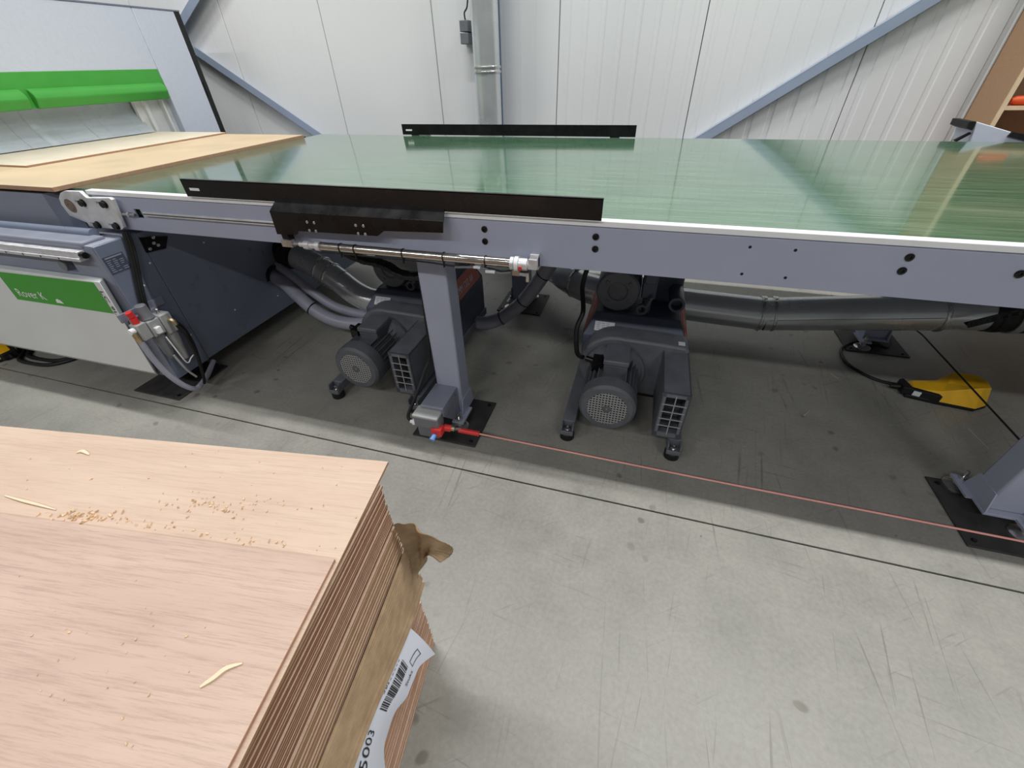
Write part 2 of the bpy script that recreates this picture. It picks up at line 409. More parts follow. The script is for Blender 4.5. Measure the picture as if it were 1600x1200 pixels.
b = MB(); b.lathe((1.825, 2.58, .345), (1, 0, .1), [(0, .094), (.0, .1), (.03, .1), (.035, .104), (.06, .104), (.065, .1), (.1, .1), (.105, .104), (.16, .104), (.5, .1), (.5, .09)], 24); b.build('rubber_sleeve', M_rubber, fx)
b = MB(); b.lathe((1.925, 2.58, .355), (1, 0, .1), [(0, .1), (0, .108), (.035, .108), (.035, .1)], 24, False); b.build('band', M_lgrey, fx)
ct = thing('cable_tray', 'black perforated cable tray rising beside the flexible connector', 'cable tray', (1.8, 2.45, .2))
p0 = P(1510, 508, Y=2.42); p1 = P(1640, 476, Y=2.42)
dd = (p1-p0).normalized(); nn = V((-dd.z, 0, dd.x))
b = MB(); b.bar(p0, p1, .05, .004, (0, 0, 1)); b.build('tray_base', M_black, ct)
b = MB(); 
for i in range(9):
    q = p0+(p1-p0)*(i/8); b.obox(q+V((0, -.025, 0))+nn*.015, dd, (0, 1, 0), nn, .006, .0015, .015)
b.bar(p0+V((0, -.025, 0))+nn*.03, p1+V((0, -.025, 0))+nn*.03, .003, .008, nn); b.build('side_rail', M_black, ct)

# junction boxes on the wall
jb = thing('switch_box', 'two small grey boxes with a cable fixed beside the round duct', 'switch', (-1.605, 4.1, 1.6))
o = MB().box(-1.64, -1.568, 4.08, YW, 1.664, 1.735).build('upper_box', M_mgrey, jb, .004)
o = MB().box(-1.641, -1.57, 4.08, YW, 1.587, 1.658).build('lower_box', M_mgrey, jb, .004)
MB().tube([(-1.60, 4.12, 1.73), (-1.605, 4.12, 1.78), (-1.575, 4.12, 1.83), (-1.57, 4.12, 2.0), (-1.575, 4.12, 3.0)], .006, 8).build('cable', M_rubber, jb)

# ================================================================ CONVEYOR
X0, X1 = -2.53, 3.6
cv = thing('belt_conveyor', 'long conveyor with a glossy green belt on blue-grey side beams and posts', 'conveyor', (0, 2.28, 0))
ZB = 1.05
b = MB(); R = .05; pr = []
for i in range(13):
    t = math.pi/2+math.pi*i/12; pr.append((X0+R*math.cos(t), ZB-R+R*math.sin(t)))
for i in range(13):
    t = -math.pi/2+math.pi*i/12; pr.append((X1+R*math.cos(t), ZB-R+R*math.sin(t)))
b.prism(pr, 'y', 1.392, 3.195); belt = b.build('belt', M_belt, cv, angle=30)
BW = 1.368
b = MB(); pr = [(BW, .885), (BW, 1.026), (BW+.006, 1.032), (BW+.022, 1.032), (BW+.022, 1.026), (BW+.006, 1.022), (BW+.006, .891), (BW+.05, .891), (BW+.05, .885)]
b.prism(pr, 'x', -2.40, X1); fb = b.build('side_beam', M_beam, cv)
b = MB(); b.prism([(4.57-p[0], p[1]) for p in pr], 'x', -2.40, X1); b.build('side_beam', M_beam, cv)
b = MB(); b.box(-2.42, X1, BW-.003, BW+.03, 1.032, 1.0505); part_label(b.build('edge_strip', M_white, cv, .002), 'white plastic strip along the belt edge')
b = MB(); b.box(-2.42, X1, 3.19, 3.205, 1.032, 1.044); b.build('edge_strip', M_white, cv, .002)
b = MB(); b.box(-2.44, X1, 1.45, 3.12, .93, .94); b.build('slider_bed', M_midgrey, cv)
for x in (-1.9, -.776, .35, 1.5, 2.6): MB().box(x-.03, x+.03, BW+.006, 3.195, .889, .93).build('cross_member', M_post, cv)
# end plate with the roller bearing
def endplate(Y, s):
    yy = Y
    pl = [P(*q, Y=1.35) for q in [(98, 301), (104, 297.5), (128, 298), (139, 308), (174, 308), (179, 311), (197, 355), (194, 358), (144, 353), (140, 347), (113, 336), (100, 319), (96, 309)]]
    b = MB(); b.prism([(p.x, p.z) for p in pl], 'y', yy, yy+.016*s); pt = b.build('end_plate', M_alu, cv, .002)
    c0 = V((-2.53, yy, .985))
    b = MB(); b.lathe(c0, (0, -s, 0), [(-.002, .03), (.0015, .03), (.0015, .022), (.004, .02), (.004, .012), (.002, .01)], 24); b.build('bearing', M_hub, pt)
    sl_ = []
    for q in [(134.5, 316), (168, 318), (158, 350), (187, 352)]:
        p = P(*q, Y=1.35); p.y = yy
        b = MB(); b.cyl(p, p+V((0, -.014*s, 0)), .0135, seg=16); b.cyl(p, p+V((0, -.003*s, 0)), .017, seg=16); bo = b.build('bolt', M_black, pt)
        sl_.append((p.x-.05, p.x-.005, yy-.01, yy+.01, p.z, p.z+.009))
    cut(pt, sl_)
endplate(1.338, 1)
b = MB(); b.cyl((X0, 1.39, ZB-R), (X0, 3.19, ZB-R), .046, seg=20); b.build('roller', M_steel, cv)
# tensioner screw in its window
b = MB(); p = P(206, 333, Y=BW); b.cyl(p+V((-.06, -.01, -.004)), p+V((.03, -.01, -.004)), .006, seg=10); b.cyl(p+V((-.01, -.01, -.004)), p+V((.0, -.01, -.004)), .012, seg=6); b.build('tension_screw', M_steel, cv)
p = P(217, 334, Y=BW); cut(fb, [(p.x-.018, p.x+.02, BW-.02, BW+.015, p.z-.018, p.z+.02)])
# linear rail on the beam
b = MB(); b.box(-2.12, -1.30, BW-.012, BW, .957, .975); rl = b.build('guide_rail', M_alu, cv, .002)
b = MB(); b.box(-2.12, -1.30, BW-.013, BW-.011, .964, .968); b.build('groove', M_plate, rl)
for q in [(757, 358), (758, 377), (931, 370), (930, 389), (1421, 402), (1409, 423), (1593, 428)]:
    p = P(*q, Y=BW); b = MB(); b.lathe(p, (0, -1, 0), [(-.002, .011), (.003, .011), (.004, .009), (.004, .005), (.001, .005)], 14); b.build('bolt', M_black, cv)
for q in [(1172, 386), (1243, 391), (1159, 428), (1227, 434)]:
    p = P(*q, Y=BW); b = MB(); b.cyl(p, p+V((0, -.0008, 0)), .0045, seg=10); b.build('painted_hole', M_black, cv)  # flat black discs paint the dark of small open holes in the beam
# posts
def post(x, y, s):
    b = MB(); b.box(x-.064, x+.064, y-.05, y+.05, .055, .9); q = b.build('leg', M_post, cv, .008)
    f = MB().box(x-.07, x+.07, y-.075, y+.075, .045, .057).build('foot_flange', M_post, q, .002)
    for sx in (-1, 1):
        b = MB(); b.prism([(y-.075, .057), (y+.075, .057), (y+.052, .14), (y-.052, .14)], 'x', x+sx*.066-.003, x+sx*.066+.003); b.build('gusset', M_post, q)
    b = MB(); yy = y-.105*s
    b.lathe((x+.06, yy, .008), (0, 0, 1), [(0, .045), (.006, .045), (.012, .03), (.016, .014), (.05, .012), (.05, .016), (.062, .016), (.062, .007), (.09, .007)], 20); b.build('levelling_foot', M_steel, q)
    b = MB(); b.box(x+.03, x+.09, min(yy-.02*s, y), max(yy-.02*s, y), .045, .055); b.build('foot_tab', M_post, q)
    b = MB(); b.lathe((x-.06, y+.1*s, .008), (0, 0, 1), [(0, .045), (.006, .045), (.012, .03), (.016, .014), (.062, .014), (.062, .007), (.09, .007)], 20); b.build('levelling_foot', M_steel, q)
    b = MB(); b.box(x-.09, x-.03, min(y, y+.12*s), max(y, y+.12*s), .045, .055); b.build('foot_tab', M_post, q)
PX = (-.776, 1.495)
for x in PX: post(x, 1.47, 1); post(x, 2.77, -1)
lbl = ['dark steel floor plate under the front post with the red pull cord switch', 'dark steel floor plate under the rear post beside the drooping grey hose',
       'dark steel floor plate at the far end of the red cord', 'dark steel floor plate under the duct beside the yellow pedal cable']
for i, (x0, y0) in enumerate(((-.925, 1.252), (-.925, 2.6), (1.342, 1.262), (1.34, 2.615))):
    t = thing('floor_plate', lbl[i], 'plate', (x0+.165, y0+.165, 0), 'steel floor plates under the posts')
    MB().box(x0, x0+.33, y0, y0+.335, 0, .0085).build('plate', M_plate, t, .002)
    for a in (.03, .3):
        for c_ in (.03, .305):
            MB().lathe((x0+a, y0+c_, .008), (0, 0, 1), [(0, .009), (.004, .009), (.006, .006)], 10).build('bolt', M_black, t)
# underside trapezoid bracket
b = MB(); q = [P(*k, Y=1.5) for k in [(596, 398), (688, 398), (662, 425), (617, 420)]]; b.prism([(p.x, p.z) for p in q], 'y', 1.5, 1.506)
b.build('hanger_plate', M_lgrey, cv)

# ---- side guides
def guide(y0, y1, label, near):
    t = thing('side_guide', label, 'guide rail', (-.96, y0, 1.05), 'black side guides of the conveyor')
    b = MB(); b.box(-1.80, -.118, y0, y0+.004, 1.054, 1.119); b.box(-1.80, -.118, y0, y0+.0+y1, 1.1165, 1.12); r = b.build('guide_plate', M_black, t)
    b = MB(); x = -1.77; b.box(x, x+.05, y0-.001, y0+.0, 1.078, 1.088); b.build('white_mark', M_textw, r)
    return t
gn = guide(1.352, .012, 'black steel side guide with folded bracket along the front belt edge', True)
gf = guide(3.185, .012, 'black steel side guide along the far belt edge before the wall', False)
b = MB(); b.box(-1.70, -1.58, 3.188, 3.2, 1.05, 1.0545); b.build('foot', M_steel, gf)  # bright steel bar modelled in as the white reflection on the belt
for x in (-1.7, -.25): MB().box(x-.03, x+.03, 3.186, 3.23, .95, 1.08).build('bracket', M_black, gf)
b = MB(); n0 = [P(*q, Y=1.318) for q in [(421, 330), (692, 346), (692, 364), (600, 361), (590, 369), (466, 361), (464, 367), (433, 366)]]
n0 = [(p.x, p.z) for p in n0]
b.prism(n0, 'y', 1.318, 1.322)
x0, x1 = n0[0][0], n0[1][0]; zt = 1.028
b.add([(x0, 1.318, zt), (x1, 1.318, zt), (x1-.005, 1.353, 1.066), (x0+.02, 1.353, 1.066), (x0, 1.322, zt-.002), (x1, 1.322, zt-.002), (x1-.005, 1.357, 1.064), (x0+.02, 1.357, 1.064)],
      [(0, 1, 2, 3), (4, 7, 6, 5), (1, 5, 6, 2), (0, 3, 7, 4), (3, 2, 6, 7)])
br = b.build('folded_bracket', M_black, gn)
b = MB(); b.box(-1.36, -.67, 1.322, 1.356, .998, 1.012); b.build('carriage', M_steel, gn)
for q in [(480, 347), (491, 348), (484, 360), (494, 361), (556, 352), (568, 353), (560, 365), (571, 366)]:
    p = P(*q, Y=1.318); b = MB(); b.lathe(p, (0, -1, 0), [(0, .0055), (.002, .0055), (.0035, .003)], 10); b.build('bolt', M_steel, br)

# ---- pneumatic cylinder
pc = thing('pneumatic_cylinder', 'slim shiny pneumatic cylinder hanging below the folded black bracket', 'cylinder', (-.8, 1.325, .9))
YC = 1.327; ZC = .903
b = MB(); b.cyl((-1.19, YC, ZC), (-.40, YC, ZC), .0165, seg=24); tb = b.build('tube', M_chrome, pc)
b = MB(); b.lathe((-.41, YC, ZC), (1, 0, 0), [(0, .017), (0, .024), (.012, .024), (.012, .018), (.03, .018), (.03, .022), (.06, .022), (.062, .015), (.075, .015)], 18); b.box(-.345, -.315, YC-.014, YC+.03, ZC-.012, ZC+.022); b.build('rear_cap', M_alu, pc)
b = MB(); b.lathe((-1.19, YC, ZC), (-1, 0, 0), [(0, .019), (.02, .019), (.02, .013), (.05, .013), (.05, .017), (.075, .017), (.075, .009), (.1, .009)], 14); b.build('front_cap', M_alu, pc)
b = MB(); b.cyl((-1.25, YC, ZC), (-1.36, YC, ZC+.003), .006, seg=10); b.box(-1.37, -1.32, YC-.01, YC+.012, ZC-.012, ZC+.016); b.build('rod_clevis', M_steel, pc)
b = MB(); b.box(-1.365, -1.335, YC, YC+.03, ZC, .965); b.build('bracket_lug', M_black, pc)
b = MB(); b.box(-.345, -.315, YC+.01, BW+.001, ZC-.02, ZC+.03); b.build('mount', M_alu, pc)
for x in (-.385,): 
    b = MB(); b.lathe((x-.01, YC, ZC), (1, 0, 0), [(0, .018), (0, .026), (.014, .026), (.014, .018)], 16, False); b.build('sensor_band', M_white, pc)
for x in (-1.10, -1.035, -.83, -.665, -.505):
    b = MB(); b.lathe((x, YC, ZC), (1, 0, .06), [(0, .0165), (0, .0185), (.004, .0185), (.004, .0165)], 18, False); b.box(x-.001, x+.004, YC-.012, YC-.006, ZC-.034, ZC-.014); b.build('cable_tie', M_rubber, pc)
b = MB(); b.tube([(-1.19, YC-.008, ZC-.02), (-1.0, YC-.004, ZC-.022), (-.75, YC-.004, ZC-.023), (-.62, YC-.006, ZC-.028), (-.5, YC-.006, ZC-.023), (-.44, YC-.008, ZC-.03), (-.40, YC-.008, ZC-.02)], .0035, 6); b.build('air_line', M_rubber, pc)
b = MB(); b.tube([(-.62, YC-.012, ZC-.03), (-.52, YC-.014, ZC-.022), (-.46, YC-.014, ZC-.035), (-.41, YC-.012, ZC-.03)], .004, 6); b.build('sensor_cable', M_mgrey, pc)
b = MB(); b.box(-.40, -.375, YC-.022, YC-.008, ZC-.036, ZC-.018); b.cyl((-.385, YC-.016, ZC-.03), (-.345, YC-.016, ZC-.032), .006, seg=10); b.cyl((-.347, YC-.016, ZC-.025), (-.347, YC-.016, ZC-.055), .006, seg=10); b.build('push_in_fitting', M_steel, pc)
b = MB(); b.box(-.378, -.366, YC-.024, YC-.012, ZC-.014, ZC-.002); b.build('sensor_led', M_red, pc)
MB().box(-.5, -.465, YC-.022, YC-.012, ZC-.035, ZC-.027).build('cable_label', M_stick, pc); MB().box(-.545, -.52, YC-.02, YC-.01, ZC-.024, ZC-.017).build('cable_label', M_stick, pc)
# drag chain under the beam
dc = thing('cable_chain', 'black plastic cable chain looping under the beam behind the cylinder', 'cable chain', (-1.0, 1.46, .8))
pth = smooth([P(k[0], k[1], Y=1.46) for k in [(542, 395), (556, 401), (572, 407), (592, 411), (604, 415), (628, 429), (655, 432), (680, 420), (690, 404)]], 6)
acc = 0; last = pth[0]; b_ = None
pts = [pth[0]]
for p in pth[1:]:
    if (p-pts[-1]).length > .022: pts.append(p)
for i in range(len(pts)-1):
    b = MB(); b.bar(pts[i], pts[i+1], .05, .02 if i % 2 else .016, (0, 0, 1)); b.build('link', M_rubber, dc, .002)

# ================================================================ PULL CORD SWITCH
ps = thing('pull_cord_switch', 'grey pull cord safety switch with red connector at the front post foot', 'switch', (-.79, 1.3, .05))
b = MB(); b.box(-.845, -.732, 1.245, 1.421, .214, .218); b.prism([(1.421, .218), (1.421, .06), (1.36, .055), (1.33, .085), (1.245, .175), (1.245, .218)], 'x', -.735, -.731); cvb = b.build('cover_bracket', M_midgrey, ps, .002)
cvs = []
for (y, z, w, h) in ((1.39, .19, .008, .016), (1.39, .16, .007, .012), (1.39, .13, .008, .016), (1.35, .16, .006, .014), (1.40, .09, .006, .03), (1.30, .15, .006, .018)):
    cvs.append((-.74, -.725, y-w, y+w, z-h/2, z+h/2))
cut(cvb, cvs)
o = MB().box(-.86, -.738, 1.195, 1.26, .13, .2).build('switch_body', M_mgrey, ps, .006)
MB().box(-.862, -.736, 1.19, 1.266, .19, .206).build('lid', M_lgrey, ps, .005)
MB().box(-.85, -.745, 1.20, 1.27, .07, .132).build('lower_body', M_pump, ps, .006)
MB().lathe((-.86, 1.225, .13), (-1, -.1, 0), [(0, .012), (.01, .016), (.022, .016), (.026, .01), (.036, .009)], 14).build('cable_gland', M_white, ps)
MB().tube([(-.89, 1.225, .13), (-.912, 1.235, .15), (-.89, 1.29, .22), (-.868, 1.37, .31), (-.852, 1.43, .42), (-.85, 1.46, .885)], .008, 8).build('cable', M_rubber, ps)
ZR = .1
MB().box(-.775, -.725, 1.185, 1.228, .1, .145).build('head', M_red, ps, .004)
MB().cyl((-.73, 1.235, .118), (-.70, 1.243, .112), .017, seg=16).build('head_collar', M_red, ps)
MB().cyl((-.70, 1.243, .112), (-.685, 1.246, .109), .012, seg=14).build('ring', M_brass, ps)
MB().lathe((-.757, 1.187, .11), (-.15, -1, -.35), [(0, .011), (.02, .011), (.022, .013), (.03, .013)], 14).build('reset_knob', M_blue, ps)
MB().tube([(-.685, 1.246, .109), (-.66, 1.25, .112), (-.645, 1.252, .104), (-.62, 1.254, .101)], .006, 8).build('eye_bolt', M_steel, ps)
rc = thing('safety_rope', 'thin red pull cord with a red sleeve stretched low above the floor', 'cord', (-.6, 1.255, ZR))
MB().tube([(-.665, 1.252, .102), (-.565, 1.2545, ZR)], .0125, 14, 1).build('sleeve', M_red, rc)
MB().tube([(-.57, 1.2545, ZR), (.4, 1.252, ZR-.004), (1.45, 1.249, ZR), (3.6, 1.245, ZR)], .0038, 8).build('rope', M_cord, rc)

bc = MB().tube([(1.555, 2.80, .16), (1.62, 2.77, .152), (1.664, 2.66, .15), (1.668, 2.5, .15), (1.668, 2.1, .15), (1.668, 1.75, .15), (1.664, 1.6, .15), (1.62, 1.47, .152), (1.555, 1.44, .16)], .004, 8).build('black_cord', M_rubber)
tag(bc, 'thin black cord stretched above the yellow foot pedal', 'cord')

# ================================================================ VACUUM PUMPS
PO = V((.06, 1.95, 0))
def pump():
    t = thing('vacuum_pump', 'dark grey vacuum pump with fan-cooled motor beside the yellow pedal cable', 'pump', tuple(PO), 'vacuum pumps under the conveyor')
    for x in (-.183, .302):
        b = MB(); b.box(x-.03, x+.03, 1.46, 2.49, .04, .09); b.box(x-.03, x-.023, 1.415, 1.46, .04, .09); b.box(x+.023, x+.03, 1.415, 1.46, .04, .09); b.box(x-.03, x+.03, 1.415, 1.46, .038, .046); b.box(x-.03, x+.03, 1.41, 1.416, .038, .062)
        q = b.build('skid_rail', M_pump, t, .004)
        for y in (1.44, 2.42):
            MB().lathe((x, y, 0), (0, 0, 1), [(0, .03), (.004, .034), (.036, .034), (.04, .03)], 20).build('rubber_foot', M_rubber, q)
        MB().lathe((x, 1.437, .045), (0, 0, 1), [(0, .012), (.01, .012), (.01, .007), (.03, .007), (.032, .004)], 10).build('stud', M_steel, q)
    cx, cz = -.016, .213
    # fan cowl
    b = MB(); b.lathe((cx, 1.445, cz), (0, 1, 0), [(.004, .088), (0, .09), (0, .114), (.012, .126), (.03, .129), (.075, .129), (.08, .122)], 40, False); fc = b.build('fan_cowl', M_motor, t, angle=25)
    b = MB(); b.lathe((cx, 1.485, cz), (0, 1, 0), [(0, .1), (.004, .1)], 32); b.build('inner_disc', M_motor, fc)
    b = MB(); r = .089
    for i in range(-6, 7):
        o = i*.0135; h = math.sqrt(max(0, r*r-o*o))
        b.box(cx+o-.0022, cx+o+.0022, 1.4455, 1.448, cz-h, cz+h); b.box(cx-h, cx+h, 1.4455, 1.448, cz+o-.0022, cz+o+.0022)
    b.build('grille', M_lgrey, fc, smooth_=False)
    MB().lathe((cx, 1.449, cz), (0, -1, 0), [(0, .02), (.004, .02), (.006, .012), (.006, .006), (.002, .004)], 18).build('hub', M_motor, fc)
    # finned body
    b = MB(); b.cyl((cx, 1.50, cz), (cx, 1.74, cz), .1, seg=28); b.build('motor_body', M_motor, t)
    b = MB()
    for i in range(30):
        a = 2*math.pi*i/30
        d = V((math.cos(a), 0, math.sin(a))); 
        if a > math.radians(60) and a < math.radians(120): continue
        b.obox(V((cx, 1.62, cz))+d*.11, (0, 1, 0), V((-d.z, 0, d.x)), d, .105, .0025, .016)
    b.build('cooling_fins', M_motor, t, smooth_=False)
    b = MB(); b.box(-.06, .048, 1.60, 1.745, .3, .345); tbx = b.build('terminal_box', M_motor, t, .005)
    MB().box(-.064, .052, 1.595, 1.75, .345, .372).build('lid', M_pump, tbx, .006)
    b = MB(); b.box(-.115, -.07, 1.60, 1.68, .3, .345); b.cyl((-.115, 1.65, .325), (-.15, 1.655, .33), .014, seg=12); b.build('cable_gland', M_black, tbx)
    # flange and arched shroud
    b = MB(); b.lathe((cx, 1.70, cz), (0, 1, 0), [(0, .105), (.02, .125), (.05, .14), (.05, .15), (.065, .15), (.065, .135), (.08, .135)], 32); b.build('motor_flange', M_pump, t)
    arc = [(cx+.178*math.cos(a), cz+.178*math.sin(a)) for a in [math.radians(80+8*i) for i in range(20)]]
    poly = [(.315, .1), (.315, .36), (.30, .378), (.2, .384)]+arc+[(-.05, .07), (.28, .07)]
    b = MB(); b.prism(poly, 'y', 1.775, 1.90); b.build('fan_housing', M_pump, t, .012, angle=40)
    MB().box(.262, .292, 1.79, 1.82, .3835, .3855).build('sticker', M_stick, t)
    # discharge box with wire guard
    b = MB(); x0, x1, y0, y1, z0, z1 = .2, .315, 1.45, 1.80, .1, .352
    b.box(x0, x0+.006, y0, y1, z0, z1); b.box(x1-.006, x1, y0, y1, z0, z1); b.box(x0, x1, y0, y1, z1-.006, z1); b.box(x0, x1, y0, y1, z0, z0+.006)
    b.box(x0, x0+.018, y0, y0+.006, z0, z1); b.box(x1-.018, x1, y0, y0+.006, z0, z1); b.box(x0, x1, y0, y0+.006, z1-.022, z1); b.box(x0, x1, y0, y0+.006, z0, z0+.03)
    ob = b.build('discharge_box', M_pump, t)
    MB().box(x0+.006, x1-.006, y0+.15, y0+.16, z0, z1-.006).build('inner_panel', M_pump, ob)
    b = MB(); xm = (x0+x1)/2; b.box(xm-.0018, xm+.0018, y0-.002, y0+.002, z0+.02, z1-.012)
    for i in range(1, 5):
        z = z0+.03+(z1-z0-.052)*i/5; b.box(x0+.008, x1-.008, y0-.002, y0+.002, z-.0015, z+.0015)
    b.build('wire_guard', M_lgrey, ob, smooth_=False)
    # canopy
    YB = 2.495; ring = lambda x0, x1, y0, y1, z: [(x0, y0, z), (x1, y0, z), (x1, y1, z), (x0, y1, z)]
    b = MB(); q = ring(-.195, .315, 1.885, YB, .06)+ring(-.2, .318, 1.88, YB, .325)+ring(-.15, .268, 1.965, YB-.03, .42)
    b.add(q, [[4*k+i, 4*k+(i+1) % 4, 4*k+4+(i+1) % 4, 4*k+4+i] for k in (0, 1) for i in range(4)]+[[0, 1, 2, 3], [8, 9, 10, 11]])
    cn = b.build('canopy', M_pumpdark, t, .006)
    for nm in (1, -1):
        xa, xb = (.318, .268) if nm > 0 else (-.2, -.15); n = V((.885*nm, 0, .466))
        f = lambda u, v, o=.0025: V((xa+(xb-xa)*v, 1.89+.045*v+u, .327+.091*v))+n*o
        L = YB-1.93
        b = MB(); cs = [f(0.05, .04), f(L, .04), f(L-.02, .98), f(.06, .98)]; ci = [f(0.05, .04, -.002), f(L, .04, -.002), f(L-.02, .98, -.002), f(.06, .98, -.002)]
        b.add(cs+ci, [(0, 1, 2, 3), (4, 7, 6, 5), (0, 4, 5, 1), (1, 5, 6, 2), (2, 6, 7, 3), (3, 7, 4, 0)]); q = b.build('side_label', M_orange, cn, smooth_=False)
        x_ = .3185 if nm > 0 else -.2005
        MB().box(min(x_, x_+.003*nm), max(x_, x_+.003*nm), 1.93, YB-.01, .075, .318).build('side_panel', M_pumpdark, cn, .002)
        text_mesh('MINK MM 1202 AV', .055, (lambda u, v, f=f: f(.10+u*.80, .25+v/.105, .0035)) if nm > 0 else (lambda u, v, f=f: f(L-.08-u*.80, .25+v/.105, .0035)), 'lettering', M_textw, q)
    nb = V((0, -1, 1)).normalized()
    def bev(u, v): return V((u, 1.88+.0+v*.7071, .335+v*.7071))+nb*.0015
    b = MB(); b.add([bev(-.145, .02), bev(-.045, .02), bev(-.045, .07), bev(-.145, .07)], [(0, 1, 2, 3)]); stc = b.build('rating_label', M_stick, cn)
    def bev2(u, v): return bev(u, v)+nb*.001
    b = MB()
    for i in range(4):
        for j in range(3):
            x = -.135+.024*j+random.random()*.006; z = .028+.01*i
            b.add([bev2(x, z), bev2(x+.016, z), bev2(x+.016, z+.003), bev2(x, z+.003)], [(0, 1, 2, 3)])
    b.build('print', M_textg, stc)
    # drum silencer, valve block and inlet pipe on top
    b = MB(); b.lathe((-.055, 1.985, .53), (0, 1, 0), [(.008, .001), (.008, .045), (.0, .05), (.0, .1), (.008, .108), (.02, .11), (.36, .11), (.38, .1)], 36); dr = b.build('silencer_drum', M_pump, t, angle=30)
    for a in (40, 140, 230, 320):
        MB().lathe((-.055+.072*math.cos(math.radians(a)), 1.985, .53+.072*math.sin(math.radians(a))), (0, -1, 0), [(0, .01), (.004, .009), (.006, .004)], 10).build('bolt', M_pump, dr)
    MB().box(-.12, .02, 2.02, 2.34, .42, .46).build('drum_cradle', M_pumpdark, t, .004)
    b = MB(); b.box(.06, .13, 2.0, 2.12, .50, .64); b.box(.065, .12, 1.97, 2.05, .59, .64); b.box(.075, .115, 2.0, 2.1, .42, .5); b.build('valve_block', M_pumpdark, t, .006)
    b = MB(); b.lathe((.075, 1.965, .455), (0, 1, 0), [(0, .016), (0, .028), (.02, .028), (.02, .016)], 18, False); b.bar((.09, 1.975, .47), (.11, 1.985, .52), .02, .016); b.build('lifting_eye', M_motor, t)
    b = MB(); b.box(.10, .265, 2.16, 2.46, .415, .66); b.build('filter_housing', M_pumpdark, t, .01)
    b = MB(); b.lathe((.235, 1.985, .49), (0, 1, 0), [(.05, .026), (0, .027), (0, .038), (.01, .04), (.03, .04), (.03, .037), (.25, .037)], 24, False); b.lathe((.235, 2.03, .49), (0, 1, 0), [(0, .027), (.003, .027)], 20); b.build('inlet_pipe', M_pumpdark, t)
    MB().lathe((.30, 1.9, .12), (1, 0, 0), [(0, .012), (.03, .012), (.034, .007), (.05, .007)], 12).build('drain_valve', M_steel, t)
    return t
pm = pump()
pm2 = copy_tree(pm, (PO.x-1.29, PO.y-.015, 0), 'dark grey vacuum pump behind the front post with the pull cord switch')
# power cable of the right pump
kc = MB().tube([P(918, 418, Y=1.95), P(910, 448, Y=1.93), (-.205, 1.855, .47), (-.222, 1.80, .40), (-.20, 1.70, .33), (-.165, 1.655, .332)], .012, 10).build('power_cable', M_rubber)
tag(kc, 'thick black cable hanging from the beam to the pump near the yellow pedal', 'cable')

# intake elbow pipe and hoses between machine and first pump
ip = thing('intake_pipe', 'galvanised elbow pipe with two clamps from the dark machine side to the pump', 'pipe', (-1.9, 2.15, .2))
path = [(-2.2, 2.19, .463), (-2.08, 2.18, .43), (-1.95, 2.155, .385), (-1.85, 2.14, .335), (-1.74, 2.12, .275), (-1.62, 2.11, .24), (-1.46, 2.11, .235)]
MB().tube(path[:4], .082, 24, 6, False).build('straight_section', M_galv, ip); MB().tube(path[3:], .08, 24, 6, False).build('elbow', M_galv, ip)
clamp((-1.99, 2.162, .40), (1, -.15, -.4), .082, ip); clamp((-1.92, 2.15, .37), (1, -.15, -.45), .082, ip)
b = MB(); b.lathe((-2.31, 2.2, .487), (1, -.08, -.22), [(0, .09), (.03, .09), (.035, .1), (.05, .1), (.055, .088), (.08, .088), (.085, .096), (.1, .096), (.105, .085), (.13, .085)], 22, False); b.build('rubber_coupling', M_rubber, ip)
hs = thing('vacuum_hose', 'grey flexible hose with a black tie leaving a hole in the dark machine side', 'hose', (-2.2, 1.95, .2))
MB().tube([(-2.315, 2.06, .36), (-2.2, 2.03, .33), (-2.08, 1.985, .27), (-1.95, 1.96, .19), (-1.8, 1.97, .13), (-1.62, 2.03, .11), (-1.45, 2.2, .10)], .042, 16).build('tube', M_hose, hs)
MB().lathe((-2.31, 2.06, .365), (1, 0, -.2), [(0, .075), (.012, .075), (.012, .05)], 24, False).build('hole_trim', M_rubber, hs)
MB().lathe((-1.99, 1.965, .212), (1, -.1, -.55), [(0, .042), (0, .0455), (.008, .0455), (.008, .042)], 18, False).build('tie', M_rubber, hs)
h2 = MB().tube([(-2.315, 2.12, .42), (-2.15, 2.07, .36), (-2.0, 2.04, .28), (-1.85, 2.05, .185), (-1.65, 2.13, .115), (-1.45, 2.27, .13)], .03, 14).build('vacuum_hose', M_hose)
tag(h2, 'thinner grey hose squeezed between the elbow pipe and the flexible hose', 'hose')
xh = thing('exhaust_hose', 'violet-grey hose with black ties curving up from the floor behind the front post', 'hose', (-.75, 2.35, .05))
hp = [(-1.02, 2.3, .06), (-.9, 2.3, .065), (-.8, 2.33, .10), (-.72, 2.35, .16), (-.66, 2.35, .22), (-.6, 2.35, .3), (-.5, 2.35, .46), (-.42, 2.36, .62), (-.35, 2.38, .89)]
MB().tube(hp, .045, 18).build('tube', M_hose, xh)
for p, d in (((-.8, 2.33, .10), (1, .2, .5)), ((-.655, 2.35, .228), (.6, 0, .75)), ((-.525, 2.35, .42), (.55, 0, .85))):
    d = V(d).normalized(); MB().lathe(V(p), d, [(0, .045), (0, .0485), (.006, .0485), (.006, .045)], 18, False).build('tie', M_rubber, xh)

